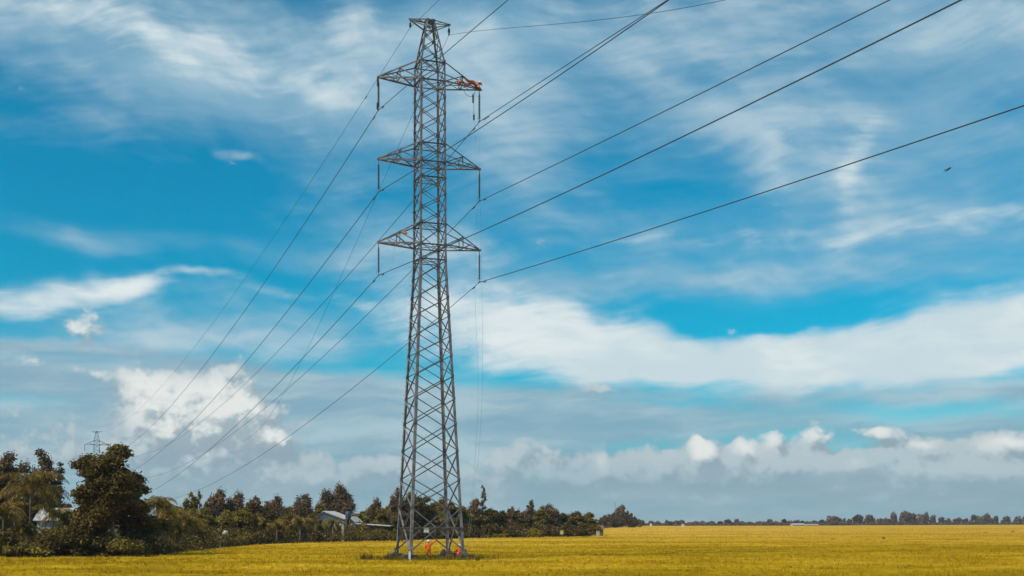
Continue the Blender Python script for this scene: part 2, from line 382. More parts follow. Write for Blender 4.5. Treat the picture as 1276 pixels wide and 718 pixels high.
def rice_material(name, sheet=False):
    m = bpy.data.materials.new(name); m.use_nodes = True; W = Net(m.node_tree); nt = m.node_tree
    b = nt.nodes['Principled BSDF']; out = nt.nodes['Material Output']; tc = nt.nodes.new('ShaderNodeTexCoord'); ob = tc.outputs['Object']
    big = W.noise(W.v('MULTIPLY', ob, (.008, .030, 1)), 1.0, 5, .6)      # plots ripening at different times, longer than deep
    mid = W.noise(W.v('MULTIPLY', ob, (.10, .16, 1)), 1.0, 6, .65)
    f = W.m('ADD', W.m('MULTIPLY', big, .55), W.m('MULTIPLY', mid, .45))
    near = W.ramp(W.ss(f, .36, .66), RICE)
    far = W.ramp(W.ss(f, .36, .66), RICE_FAR)
    yv = W.sep(ob)[1]
    col = W.mix(W.ss(W.m('MULTIPLY_ADD', W.m('SUBTRACT', mid, .5), 120.0, yv), 100, 420), near, far)   # lighter and more golden with distance
    if sheet:
        fi = W.noise(W.v('MULTIPLY', ob, (2.6, 1.1, 1)), 1.0, 6, .7)
        k = W.ss(fi, .25, .75, .66, 1.18); col = W.mix(1.0, col, W.comb(k, k, k), 'MULTIPLY')
    else:
        g = nt.nodes.new('ShaderNodeNewGeometry'); k = W.m('MULTIPLY_ADD', g.outputs['Random Per Island'], .55, .80)
        col = W.mix(1.0, col, W.comb(k, k, k), 'MULTIPLY')
    W.put(b.inputs['Base Color'], col); b.inputs['Roughness'].default_value = 1.0; b.inputs['Specular IOR Level'].default_value = 0.0
    t = nt.nodes.new('ShaderNodeBsdfTranslucent'); W.put(t.inputs[0], col)
    mx = nt.nodes.new('ShaderNodeMixShader'); mx.inputs[0].default_value = 0.0 if sheet else .35
    nt.links.new(b.outputs[0], mx.inputs[1]); nt.links.new(t.outputs[0], mx.inputs[2]); nt.links.new(mx.outputs[0], out.inputs[0])
    return m
RICE = [(0, (.27, .165, .006)), (.45, (.45, .275, .012)), (1, (.62, .385, .030))]
RICE_FAR = [(0, (.44, .255, .014)), (.5, (.62, .36, .040)), (1, (.74, .44, .085))]
def clear_r(X, Y):        # distance from the tower's foot, in the foot's own square shape
    a = (X-TX)*AX.x+(Y-TD)*AX.y; b = (X-TX)*BX.x+(Y-TD)*BX.y
    return np.maximum(np.abs(a), np.abs(b))
def rice_field():
    rs = np.random.RandomState(3)
    xs = np.concatenate([np.linspace(-900, -200, 8)[:-1], np.linspace(-200, 1480, 211), np.linspace(1480, 2200, 8)[1:]])
    E = np.array([edge_at(x) for x in xs])
    nr = 120
    V = []; 
    tt = np.linspace(0, 1, nr)
    for x, e in zip(xs, E):
        d = 1/np.interp(tt, [0, 1], [1/38.0, 1/e])
        V.append(np.stack([(x-638)/F*d, d, np.full(nr, .20)], 1))
    V = np.array(V); 
    X, Y = V[..., 0], V[..., 1]
    V[..., 2] += .05*np.sin(X*.9+np.sin(Y*.31)*2)*np.sin(Y*.7+X*.13)+rs.uniform(-.03, .03, X.shape)
    V[..., 2] = np.where(clear_r(X, Y) < 3.9, -.25, V[..., 2])          # trampled square round the tower's foot
    V[:, -1, 2] = -.05
    n = len(xs); idx = np.arange(n*nr).reshape(n, nr)
    Fc = np.stack([idx[:-1, :-1], idx[1:, :-1], idx[1:, 1:], idx[:-1, 1:]], -1).reshape(-1, 4)
    me = np_mesh('rice_sward', V.reshape(-1, 3), Fc, smooth=True)
    tag(link('rice_sward', me, rice_material('rice_sward', True)), 'golden ripening rice field stretching out to the trees on the horizon', 'rice field', kind='stuff')
    # blades and ears standing above the sward
    out = []
    for d0, d1, dens, w, h in ((60, 82, 2.2, .035, .36), (82, 100, 3.4, .04, .34), (100, 130, 2.8, .05, .32), (130, 190, 1.3, .07, .30), (190, 300, .45, .10, .30), (300, 600, .05, .18, .34)):
        xw0, xw1 = -.50*d1, .50*d1
        N = int((xw1-xw0)*(d1-d0)*dens)
        X = rs.uniform(xw0, xw1, N); Y = rs.uniform(d0, d1, N)
        pc = 638+F*X/Y
        ok = (Y < np.interp(pc, [e[0] for e in EDGE], [e[1] for e in EDGE])-.3) & (clear_r(X, Y) > 3.7)
        patch = np.sin(X*.33+np.sin(Y*.21)*1.7)*np.sin(Y*.45+X*.07)
        ok &= rs.uniform(-1.6, 1, N) < patch+.25
        X, Y = X[ok], Y[ok]
        for b in range(5):
            n = len(X); a = rs.uniform(0, 2*np.pi, n); ln = rs.uniform(.02, .22, n); hh = h*rs.uniform(.75, 1.25, n)
            bx = X+rs.uniform(-.12, .12, n); by = Y+rs.uniform(-.12, .12, n)
            ta = rs.uniform(0, np.pi, n); ww = w*rs.uniform(.5, 1.1, n)
            z0 = np.full(n, .08)
            p0 = np.stack([bx-np.cos(ta)*ww, by-np.sin(ta)*ww, z0], 1); p1 = np.stack([bx+np.cos(ta)*ww, by+np.sin(ta)*ww, z0], 1)
            p2 = np.stack([bx+np.cos(a)*ln, by+np.sin(a)*ln, hh], 1)
            out.append(np.stack([p0, p1, p2], 1))
    T = np.concatenate(out); V = T.reshape(-1, 3); Fc = np.arange(len(V)).reshape(-1, 3)
    tag(link('rice_plants', np_mesh('rice_plants', V, Fc), rice_material('rice_plants')), 'golden blades and ears of ripe rice standing above the field', 'rice', kind='stuff')
    # short dark grass inside the trampled square and round the footings
    N = 8500
    a = rs.normal(0, 2.5, N); b = rs.uniform(-4.1, 4.1, N)
    X = TX+a*AX.x+b*BX.x; Y = TD+a*AX.y+b*BX.y; n = N
    ta = rs.uniform(0, np.pi, n); ww = rs.uniform(.02, .06, n); t2 = rs.uniform(0, 2*np.pi, n); ln = rs.uniform(0, .2, n)
    hh = rs.uniform(.16, .52, n)
    p0 = np.stack([X-np.cos(ta)*ww, Y-np.sin(ta)*ww, np.zeros(n)], 1); p1 = np.stack([X+np.cos(ta)*ww, Y+np.sin(ta)*ww, np.zeros(n)], 1)
    p2 = np.stack([X+np.cos(t2)*ln, Y+np.sin(t2)*ln, hh], 1)
    V = np.stack([p0, p1, p2], 1).reshape(-1, 3)
    tag(link('grass', np_mesh('grass', V, np.arange(len(V)).reshape(-1, 3)), leafmat('grass_leaf', (.08, .068, .010), (.24, .18, .02), (.38, .27, .03))), 'short dull green grass and weeds around the pylon footings', 'grass', kind='stuff')
rice_field()
# ------------------------------------------------------------------ the big lattice tower
zy = lambda y: CH+(HOR-y)/F*TD
Z_NODES = [zy(y) for y in (688, 633, 598, 563, 529, 498, 470, 444, 420, 395, 372, 349, 326)]
Z_TOP = [zy(y) for y in (326, 307.7, 281.8, 263, 244, 224.5, 205.2, 182.8, 163.5, 144, 124.5, 104.6, 81.8, 65, 49, 36, 27)]
Z_ALL = Z_NODES+Z_TOP[1:]
def half(z):
    return float(np.interp(z, [zy(688), zy(326), zy(104), zy(82), zy(36), zy(27)], [2.33, 1.15, 1.08, 1.06, .43, .36]))
ARMS = [(zy(104.6), zy(81.8)), (zy(205.2), zy(182.8)), (zy(307.7), zy(281.8))]
AL = 4.33
def corner(i, j, z, h=None):
    h = half(z) if h is None else h
    return Vector((i*h, j*h, z))
def make_tower(name, label, loc, rz, zcut=0.0, sm=steel, detail=True, group=None):
    t = thing(name, label, 'pylon', loc, rz, group)
    off = Vector((0, 0, -zcut)); zs = [z for z in Z_ALL if z > zcut+1 or zcut == 0]
    z0 = zs[0]
    cs = [(-1, -1), (1, -1), (1, 1), (-1, 1)]
    for i, j in cs:
        m = MB()
        kn = [zy(326), zy(104), zy(82), zy(27)]
        pts = [z0]+[k for k in kn if k > z0]
        for a, b in zip(pts[:-1], pts[1:]):
            w = .23 if b <= zy(326)+.01 else (.17 if b <= zy(104)+.01 else .13)
            p, q = corner(i, j, a)+off, corner(i, j, b)+off
            d = (q-p).normalized(); ax = Vector((-i, 0, 0)); ay = Vector((0, -j, 0))
            prof = [(0, 0), (w, 0), (w, .03), (.03, .03), (.03, w), (0, w)]
            if i*j < 0: prof = prof[::-1]
            v = [P+ax*x+ay*y for P in (p, q) for x, y in prof]
            m.add(v, [(k, (k+1) % 6, (k+1) % 6+6, k+6) for k in range(6)]+[(5, 4, 3, 2, 1, 0), (6, 7, 8, 9, 10, 11)])
            if a > z0:      # splice plates
                m.box(p+ax*(w*.5)+Vector((0, -ay.y*.012, 0)), (w, .012, .5)); m.box(p+ay*(w*.5)+Vector((-ax.x*.012, 0, 0)), (.012, w, .5))
        lg = m.build('leg', sm, t)
        if detail and (i, j) == (-1, 1):
            pm = None
            z = zy(640)
            for k in range(98):
                p = corner(i, j, z+k*.385)
                if pm is None:
                    pg = MB(); pg.tube([(0, 0, 0), (-.17, 0, 0)], .014, 5); pg.tube([(-.17, 0, 0), (-.17, 0, .03)], .014, 5)
                    po = pg.build('step_peg', sm, lg); pm = po.data; po.location = p
                else:
                    po = bpy.data.objects.new('step_peg', pm); COL.objects.link(po); po.parent = lg
                    po.location = p+(Vector((.17, .17, 0)) if k % 2 and False else Vector((0, 0, 0)))
                    if k % 2: po.rotation_euler = (0, 0, R(-90))
    # the lattice of each face
    faces = [((-1, -1), (1, -1)), ((1, -1), (1, 1)), ((1, 1), (-1, 1)), ((-1, 1), (-1, -1))]
    for fi, (A, B) in enumerate(faces):
        m = MB(); nrm = Vector(((A[0]+B[0])/2, (A[1]+B[1])/2, 0))
        for k in range(len(zs)-1):
            a, b = zs[k], zs[k+1]
            w = .105 if a < zy(470) else (.085 if a < zy(330) else .068)
            if a < zy(640) and zcut == 0: w = .13
            pa, pb, qa, qb = corner(*A, a), corner(*B, a), corner(*A, b), corner(*B, b)
            if k == 0 and zcut == 0: pa += Vector((0, 0, .12)); pb += Vector((0, 0, .12))
            w *= .86; m.angle(pa+off, qb+off, w, .014, nrm)
            m.angle(pb+off-nrm*.03, qa+off-nrm*.03, w, .014, nrm)
            if detail:           # gusset plates at the joints
                for P in (qa, qb):
                    rot = Matrix.Rotation(0, 3, 'Z')
                    inn = (qb-qa).normalized()*(.12 if P is qa else -.12)
                    sz = (.26, .012, .22) if abs(nrm.y) > .5 else (.012, .26, .22)
                    m.box(P+off+inn+nrm*.014, sz)
        for z in [zy(326), zy(307.7), zy(281.8), zy(205.2), zy(224.5), zy(182.8), zy(104.6), zy(81.8), zy(36), zy(27), zy(658)]:
            if z > z0:
                w = .10 if z > zy(500) else .16
                m.angle(corner(*A, z)+off-nrm*.02, corner(*B, z)+off-nrm*.02, w, .014, nrm)
        if zcut == 0:      # cross ties inside the body
            pass
        m.build('lattice_bracing', sm, t)
    for z in [zy(326), zy(307.7), zy(281.8), zy(224.5), zy(205.2), zy(182.8), zy(104.6), zy(81.8)]:
        if z > z0:
            m = MB(); m.angle(corner(-1, -1, z)+off, corner(1, 1, z)+off, .06); m.angle(corner(-1, 1, z)+off-Vector((0, 0, .03)), corner(1, -1, z)+off-Vector((0, 0, .03)), .06)
            m.build('plan_bracing', sm, t)
    for s in (-1, 1):
        for zb, zt in ARMS:
            m = MB(); tip = Vector((s*AL, 0, zb))+off
            hb, ht = half(zb), half(zt)
            bot = [Vector((s*hb, j*hb, zb))+off for j in (-1, 1)]; top = [Vector((s*ht, j*ht, zt))+off for j in (-1, 1)]
            fr = (.38, .68)
            for j in (0, 1):
                dj = Vector((0, (-.06, .06)[j], 0))
                m.angle(bot[j], tip+dj, .12, .016); m.angle(top[j], tip+dj+Vector((0, 0, .10)), .10, .016)
                b1 = bot[j].lerp(tip, .5); t1 = top[j].lerp(tip, .5)
                m.angle(b1, t1, .07, .012); m.angle(bot[j], t1, .08, .012)
                b2 = bot[j].lerp(tip, .76); t2 = top[j].lerp(tip, .76); m.angle(b1, t2, .05, .010)
            b1 = [bot[j].lerp(tip, .5) for j in (0, 1)]; t1 = [top[j].lerp(tip, .5) for j in (0, 1)]
            m.angle(b1[0], b1[1], .07, .012); m.angle(t1[0], t1[1], .06, .012)
            m.angle(bot[0], b1[1], .06, .012); m.angle(b1[0], bot[0].lerp(bot[1], .5), .05, .012)
            m.angle(b1[0], bot[1].lerp(tip, .76), .05, .012)
            m.box(tip+Vector((s*.02, 0, .03)), (.30, .20, .16)); m.tube([tip+Vector((s*.05, 0, -.04)), tip+Vector((s*.05, 0, -.22))], .03, 6)
            m.build('cross_arm', sm, t)
        m = MB(); tip = Vector((s*1.68, 0, zy(27.5)))+off
        zt, zb = zy(27), zy(36)
        for j in (-1, 1):
            m.angle(Vector((s*half(zt), j*half(zt), zt))+off, tip+Vector((0, j*.05, 0)), .085, .014)
            m.angle(Vector((s*half(zb), j*half(zb), zb))+off, tip+Vector((0, j*.05, -.06)), .085, .014)
        m.angle(Vector((s*half(zt), half(zt), zt))+off, Vector((s*1.05, -.14, zt))+off, .05, .012)
        m.box(tip, (.26, .14, .12)); m.tube([tip, tip+Vector((0, 0, -.22))], .03, 6)
        m.build('earth_wire_arm', sm, t)
    m = MB(); m.box(Vector((0, 0, zy(26.4)))+off, (.74, .74, .05)); m.build('cap_plate', sm, t)
    if detail:
        for i, j in cs:
            m = MB(); p = corner(i, j, 0)
            c = Vector((i*2.38, j*2.38, 0))
            m.box(c+Vector((0, 0, .17)), (1.15, 1.15, .86)); m.box(c+Vector((0, 0, .63)), (.55, .55, .10), taper=.85)
            f = m.build('footing', concrete, t)
            b = f.modifiers.new('b', 'BEVEL'); b.width = .05; b.segments = 2
            m = MB(); m.box(Vector((i*2.33, j*2.33, .70)), (.42, .42, .04)); m.box(Vector((i*2.30, j*2.30, .86)), (.05, .36, .34)); m.box(Vector((i*2.30, j*2.30, .862)), (.36, .05, .34))
            m.build('base_plate', sm, t)
        # white plate with nothing legible on it, on the front face tie
        m = MB(); z = zy(658.5); h = half(z)
        m.box((-h+.34*2*h/1.15, -h-.03, z-.13), (.44, .02, .40)); m.build('number_plate', white_paint, t)
        for dx in (-.15, .15):
            m = MB(); m.box((-h+.34*2*h/1.15+dx, -h-.045, z+.03), (.03, .02, .05)); m.build('plate_clamp', sm, t)
        m = MB(); h = half(.9)
        m.box((h*1.0-.05, h-.30, zy(681.5)), (.14, .03, .30)); m.build('number_plate', white_paint, t)
    return t
tower = make_tower('lattice_tower', 'tall grey steel lattice pylon standing on concrete footings in the rice field', (TX, TD, 0), PHI)
FARP = Vector(((120.5-638)/F*462, 462, 0))
ZC = zy(27)-(CH+(HOR-537.5)/F*462)
make_tower('lattice_tower', 'distant pylon whose top rises behind the big dark tree', FARP, PHI, ZC, steel_far, False)
TM = Matrix.Translation((TX, TD, 0)) @ Matrix.Rotation(PHI, 4, 'Z')
FM = Matrix.Translation(FARP) @ Matrix.Rotation(PHI, 4, 'Z')
# ------------------------------------------------------------------ insulator strings and wires
IL = 2.45
def insulator(p, label, tilt=0.0, group='insulator strings hanging from the pylon arms'):
    t = thing('insulator_string', label, 'insulator', p, PHI, group)
    m = MB(); m.tube([(0, 0, 0), (0, 0, -.22)], .035, 6); m.box((0, 0, -.20), (.10, .10, .06)); m.build('hanger', steel, t)
    m = MB(); prof = [(.02, -.22)]
    n = 15
    for k in range(n):
        z = -.26-k*(IL-.46)/n; prof += [(.03, z), (.105, z-.045), (.10, z-.065), (.03, z-.07)]
    prof.append((.02, -IL+.18)); m.lathe((0, 0, 0), prof, 10); m.build('shed_column', sheds, t)
    m = MB(); m.tube([(0, 0, -IL+.2), (0, 0, -IL+.02)], .03, 6); m.box((0, 0, -IL), (.09, .42, .07)); m.tube([(-.16, 0, -IL+.28), (.16, 0, -IL+.28)], .015, 5)
    m.tube([(-.16, 0, -IL+.28), (-.18, 0, -IL+.12)], .015, 5)
    m.build('clamp', steel, t)
    t.rotation_euler = (0, tilt, PHI)
    return t
names = {-1: 'left', 1: 'right'}; lv = ['top', 'middle', 'lowest']
PSI = R(22)
NEAR = {(-1, 0): (0.08262, -0.00012), (1, 0): (0.07985, -7e-05), (-1, 1): (0.09287, 0.00038), (1, 1): (0.07962, 8e-05), (-1, 2): (0.07947, 0.00027), (1, 2): (0.08077, 0.00016)}
def damper(p, d, par):
    m = MB(); u = Vector(d).normalized(); q = Vector(p)+Vector((0, 0, -.09))
    m.tube([q-u*.20, q+u*.20], .012, 5); m.tube([q-u*.24, q-u*.12], .045, 6); m.tube([q+u*.12, q+u*.24], .045, 6)
    m.tube([Vector(p), q], .018, 5)
    return m.build('vibration_damper', cable, par)
for k, (zb, zt) in enumerate(ARMS):
    for s in (-1, 1):
        tip = TM @ Vector((s*AL+s*.05, 0, zb-.22))
        lab = 'dark insulator string hanging from the %s arm on the pylon\'s %s side' % (lv[k], names[s])
        insulator(tip, lab)
        P0 = tip+Vector((0, 0, -IL-.02))
        ft = FM @ Vector((s*AL, 0, zb-ZC-.22-IL))
        mm, kk = NEAR[(s, k)]
        pts = []
        for t in np.arange(330, 0, -6.0):
            pts.append((P0.x+t*math.sin(PSI), P0.y-t*math.cos(PSI), P0.z-mm*t+(kk if t < 90 else kk)*t*t+max(0, t-120)**2*.0004))
        i0 = len(pts); pts.append(tuple(P0))
        for u in np.linspace(0, 1, 60)[1:]:
            p = P0.lerp(ft, float(u)); pts.append((p.x, p.y, p.z-4*11.2*u*(1-u)))
        m = MB(); m.tube(pts, .028, 6)
        w = m.build('power_line', cable)
        tag(w, 'power line clamped under the %s %s arm of the big pylon' % (lv[k], names[s]), 'power line', 'power lines running over the field')
        for a, b, f in ((i0, i0-1, .22), (i0, i0+1, .17)):
            pa, pb = Vector(pts[a]), Vector(pts[b]); L_ = (pb-pa).length
            damper(pa.lerp(pb, 1.3/L_), pb-pa, w)
            if k == 0 and s == 1 and b < a: damper(pa.lerp(pb, 2.0/L_), pb-pa, w)
        if True:
            # the same string on the far pylon
            if k == 0:
                t2 = thing('insulator_string', 'faint insulator string under the %s top arm of the distant pylon' % names[s], 'insulator', FM @ Vector((s*AL, 0, zb-ZC)))
                m2 = MB(); m2.tube([(0, 0, 0), (0, 0, -.2-IL)], .09, 6); m2.build('shed_column', sheds, t2)
# the earth wire on the left of the peak
tipL = TM @ Vector((-1.68, 0, zy(27.5)-.22)); tipR = TM @ Vector((1.68, 0, zy(27.5)-.22))
def short_clamp(p, label, L_=.45):
    t = thing('earth_wire_clamp', label, 'clamp', p, PHI); m = MB(); m.lathe((0, 0, 0), [(.03, 0), (.03, -.10), (.10, -.14), (.10, -.2), (.04, -.24), (.11, -.28), (.11, -.36), (.03, -L_)], 8)
    m.box((0, 0, -L_), (.08, .3, .07)); m.build('clamp_body', sheds, t)
short_clamp(tipL, 'small clamp under the left end of the pylon peak'); short_clamp(tipR, 'small dark clamp under the right end of the pylon peak', .62)
def wire_through(P0, psi, ys, far, name, label, rad, cat='cable', col=cable, grp=None):
    """a cable in the upright plane through P0 with heading psi, passing the given photo places; far: the rest of the run"""
    pts = []
    for x, y in ys:
        k = (x-638)/F; t = (k*P0.y-P0.x)/(math.sin(psi)+k*math.cos(psi)); d = P0.y-t*math.cos(psi)
        pts.append((t, CH+(HOR-y)/F*d))
    pts.append((0.0, P0.z)); pts.sort()
    t = np.array([p[0] for p in pts]); z = np.array([p[1] for p in pts])
    pf = np.polyfit(t, z, min(3, len(t)-1), w=[30 if abs(q) < 1e-6 else 1 for q in t])
    ts = np.linspace(t.min()-far[0], t.max()+far[1], 80)
    P = [(P0.x+q*math.sin(psi), P0.y-q*math.cos(psi), max(.3, float(np.polyval(pf, q)))) for q in ts]
    m = MB(); m.tube(P, rad, 5)
    return tag(m.build(name, col), label, cat, grp)
PL = tipL+Vector((0, 0, -.47)); PR = tipR+Vector((0, 0, -.64))
ft = FM @ Vector((-1.68, 0, zy(27.5)-ZC-.6)); pts = []
for t in np.arange(300, 0, -6.0): pts.append((PL.x+t*math.sin(PSI), PL.y-t*math.cos(PSI), PL.z-.10*t+.0002*t*t))
for u in np.linspace(0, 1, 60):
    p = PL.lerp(ft, float(u)); pts.append((p.x, p.y, p.z-4*9.2*u*(1-u)))
m = MB(); m.tube(pts, .016, 5); w = tag(m.build('earth_wire', cable), 'thin earth wire clamped to the left end of the pylon peak', 'earth wire'); damper(Vector(pts[52]), Vector(pts[53])-Vector(pts[52]), w)
wire_through(PR, PSI, [(640, 34), (700, 30.5), (780, 20.5), (850, 10), (905, 0)], (0, 4), 'slack_cable', 'thin slack cable leaving the right end of the pylon peak to the right', .016)
wire_through(PR, PSI, [(547, 56), (511, 146), (482, 216), (438, 319), (385, 433), (360, 476), (318, 540)], (12, 0), 'slack_cable', 'faint slack cable dropping steeply to the left behind the pylon', .014)
def poly_cable(pts, rad, name, label, cat='rope', col=rope):
    P = []
    for i in range(len(pts)-1):
        a = [pts[max(i-1, 0)], pts[i], pts[i+1], pts[min(i+2, len(pts)-1)]]
        for u in np.linspace(0, 1, 5)[:-1]:
            P.append(sum((Vector(q)*c for q, c in zip(a, (-.5*u+u*u-.5*u**3, 1-2.5*u*u+1.5*u**3, .5*u+2*u*u-1.5*u**3, -.5*u*u+.5*u**3))), Vector()))
    P.append(Vector(pts[-1])); m = MB(); m.tube(P, rad, 5)
    return tag(m.build(name, col), label, cat)
DR = TD+AL*math.sin(PHI)
poly_cable([at(x, DR+.1, y) for x, y in ((592, 114), (591.5, 150), (593.5, 200), (594, 260), (592.5, 320), (592, 370), (594.5, 440), (595.5, 510), (592.5, 565), (589, 607))]+[at(585, TD+1, 650), at(581, TD, 686)], .008, 'hand_line', 'thin hand line hanging from the top right arm, left strand')
poly_cable([at(x, DR+.4, y) for x, y in ((596, 114), (596.5, 150), (597.5, 210), (598.5, 260), (600, 320), (600.5, 370), (601.5, 440), (600.5, 500), (597, 560), (592, 600))]+[at(587, TD+1.2, 650), at(583, TD+.6, 688)], .008, 'hand_line', 'thin hand line hanging from the top right arm, right strand')
poly_cable([at(x, TD-1.2, y) for x, y in ((491.7, 306), (491, 314), (489.5, 324), (487, 336))], .008, 'hand_line', 'short line from the lowest left arm down to the wire below')
poly_cable([at(x, DR, y) for x, y in ((578, 113), (581, 118), (586, 120.5), (590, 119), (592, 114))], .02, 'rope_loop', 'slack rope loop under the tip of the top right arm')
# a pulley and a tool hung beside the two top insulator strings
def hoist(p, L_, label):
    t = thing('hoist', label, 'hoist', p, PHI); m = MB(); m.tube([(0, 0, 0), (0, 0, -.12)], .02, 5); m.build('hook', steel, t)
    m = MB(); m.lathe((0, 0, -.12), [(.03, 0), (.07, -.03), (.08, -.2), (.07, -L_+.05), (.03, -L_)], 8); m.build('body', sheds, t)
hoist(TM @ Vector((-AL-.14, -.05, ARMS[0][0]+.1)), .75, 'short dark hoist hanging at the tip of the top left arm')
hoist(at(470.3, TD-AL*math.sin(PHI), 126), .6, 'short dark tool tied beside the foot of the top left insulator')
hoist(at(589.5, DR, 116), .75, 'short dark hoist hanging beside the top right insulator')
hoist(at(590.5, DR, 141), .5, 'short dark tool tied beside the foot of the top right insulator')
poly_cable([at(470.3, TD-AL*math.sin(PHI), y) for y in (108, 114, 120, 127)], .014, 'hand_line', 'short line holding the tool beside the top left insulator')
poly_cable([at(590, DR, y) for y in (127, 132, 137, 142)], .014, 'hand_line', 'short line holding the tool beside the top right insulator')
# ------------------------------------------------------------------ trees and other plants
def leaves(C, Rr, n, size, rs, flat=.0, shell=.55, asp=.55, droop=0.0):
    """n leaf quads spread through an ellipsoid at C with radii Rr"""
    d = rs.normal(size=(n, 3)); d /= np.linalg.norm(d, axis=1)[:, None]
    r = (shell+(1-shell)*rs.uniform(0, 1, n))**.8*rs.uniform(.75, 1.12, n)
    low = d[:, 2] < -.25; d[low, 2] *= .55
    P = np.asarray(C)+d*r[:, None]*np.asarray(Rr)
    nrm = d*.6+rs.normal(size=(n, 3))*.7+np.array([0, 0, .45]); nrm /= np.linalg.norm(nrm, axis=1)[:, None]
    t = np.cross(nrm, rs.normal(size=(n, 3))); t /= np.linalg.norm(t, axis=1)[:, None]
    if droop:
        t = t*(1-droop)+np.array([0, 0, -1.0])*droop; t /= np.linalg.norm(t, axis=1)[:, None]
    b = np.cross(nrm, t); b /= np.linalg.norm(b, axis=1)[:, None]+1e-9
    s = size*rs.uniform(.55, 1.35, n)[:, None]
    return np.stack([P-t*s, P+b*s*asp, P+t*s, P-b*s*asp], 1)
def quads_to_obj(name, Q, material, parent):
    Q = np.concatenate(Q); V = Q.reshape(-1, 3)
    return link(name, np_mesh(name, V, np.arange(len(V)).reshape(-1, 4)), material, parent)
def tree(x, d, ytop, wpx, label, kind='broad', leaf=L_MID, name='tree', cat='tree', group=None, seed=0, base=0.0, ybase=None, bk=bark, dens=1.0):
    rs = np.random.RandomState(seed+int(x*7) % 9973); rnd = random.Random(seed+int(x))
    sc = F/d; p = at(x, d); H = CH+(HOR-ytop)/F*d-base; W = wpx/sc
    t = thing(name, label, cat, (p.x, p.y, base), 0, group)
    px = sc
    leafsize = max(.17, 1.35/px)
    mb = MB(); puffs = []
    lean = rnd.uniform(-.04, .04)*H
    if kind == 'broad':
        th = H*.32
        for k in range(max(10, int(15+W*1.8))):
            a = rnd.uniform(0, 2*math.pi); q = rnd.uniform(.0, 1)**.5; zz = rnd.uniform(.26, .90)
            env = math.sin(math.pi*min(1, max(.08, (zz-.12)/.95)))**.6
            rr = rnd.uniform(.15, .24)*W
            puffs.append(((lean*zz+math.cos(a)*q*env*(W/2-rr*.6), math.sin(a)*q*env*(W/2-rr*.6), H*zz-rr*.25), (rr, rr, rr*rnd.uniform(.55, .85))))
        puffs.append(((lean+rnd.uniform(-.1, .1)*W, 0, H-.16*W*.8), (.17*W, .17*W, .16*W)))
        r0 = max(.09, H*.022)
    elif kind == 'layer':        # broad irregular crown of flat tiers
        for k in range(46):
            zz = rnd.uniform(.30, .97); a = rnd.uniform(0, 2*math.pi)
            env = float(np.interp(zz, [.2, .45, .62, .82, .93, 1], [.72, .86, 1.0, .98, .70, .25]))
            q = rnd.uniform(.25, 1)**.6; rr = rnd.uniform(.09, .16)*W
            puffs.append(((math.cos(a)*q*env*(W/2-rr*.5), math.sin(a)*q*env*(W/2-rr*.5), H*zz-rr*.2), (rr, rr, rr*rnd.uniform(.5, .8))))
        for k in range(10):
            a = rnd.uniform(0, 6.28); puffs.append(((math.cos(a)*W*.17, math.sin(a)*W*.17, H*rnd.uniform(.35, .8)), (W*.18, W*.18, W*.13)))
        r0 = .22
    elif kind == 'tall':         # upright, airy, several leaders
        nl = 2 if W < H*.45 else 3
        ph = rnd.uniform(0, 3)
        for l in range(nl):
            ox = (l-(nl-1)/2)*W/nl*.75; hh = H*(1 if l == nl//2 else rnd.uniform(.84, .98))
            for k in range(11):
                zz = .30+.64*k/10; env = max(.35, math.sin(math.pi*min(.97, max(.12, (zz-.15)/.93)))**.6)
                rr = W/nl*rnd.uniform(.50, .78)*env
                puffs.append(((ox+rnd.uniform(-.28, .28)*W/nl, rnd.uniform(-.25, .25)*W, hh*zz-rr*.35), (rr, rr, rr*rnd.uniform(.9, 1.5))))
        r0 = max(.08, H*.014)
    elif kind == 'sparse':       # thin stem with a few separate tufts
        for k in range(16):
            zz = .40+.58*k/15; rr = W*rnd.uniform(.13, .24)
            puffs.append(((rnd.uniform(-.30, .30)*W*math.sin(math.pi*(zz-.25)/.8), rnd.uniform(-.3, .3)*W, H*zz-rr), (rr, rr, rr*1.5)))
        r0 = max(.06, H*.009)
    elif kind == 'bush':
        for k in range(max(6, int(W*2.0))):
            a = rnd.uniform(0, 6.28); q = rnd.uniform(0, 1)**.5; rr = rnd.uniform(.22, .36)*min(W, H*1.3)
            env = math.sqrt(max(0, 1-(q*.8)**2))
            puffs.append(((math.cos(a)*q*(W/2-rr*.5), math.sin(a)*q*min(W, H*2)/2*.7, max(rr*.45, (H-rr*.8)*env*rnd.uniform(.55, 1))), (rr, rr, rr*.8)))
        r0 = .05
    Q = []
    sh = {'broad': .4, 'layer': .3, 'tall': .0, 'sparse': .0, 'bush': .5}[kind]
    for c, r in puffs:
        area = 4*math.pi*((r[0]*r[0]+r[0]*r[2]*2)/3)
        n = int(min(900, max(14, dens*{'broad': 1.15, 'layer': 1.25, 'tall': .72, 'sparse': .42, 'bush': 1.1}[kind]*area/(leafsize*leafsize*.55*1.1))))
        Q.append(leaves(c, r, n, leafsize, rs, shell=sh, droop=.35 if kind in ('tall', 'sparse') else 0))
        # stray leaves that break the outline
        Q.append(leaves(c, [q*1.35 for q in r], max(4, n//6), leafsize*.8, rs, shell=.7))
    quads_to_obj('crown', Q, leaf, t)
    # trunk and limbs
    top = H*.82; bend = rnd.uniform(-.02, .02)*H
    spine = [Vector((0, 0, -.15)), Vector((bend*.5, 0, H*.22)), Vector((bend+lean*.4, 0, H*.5)), Vector((lean, 0, top))]
    mb.tube(spine, [r0*1.25, r0*.95, r0*.62, r0*.2], 7)
    lm = sorted(puffs, key=lambda q: -q[1][0])[:12 if kind == 'layer' else 7]
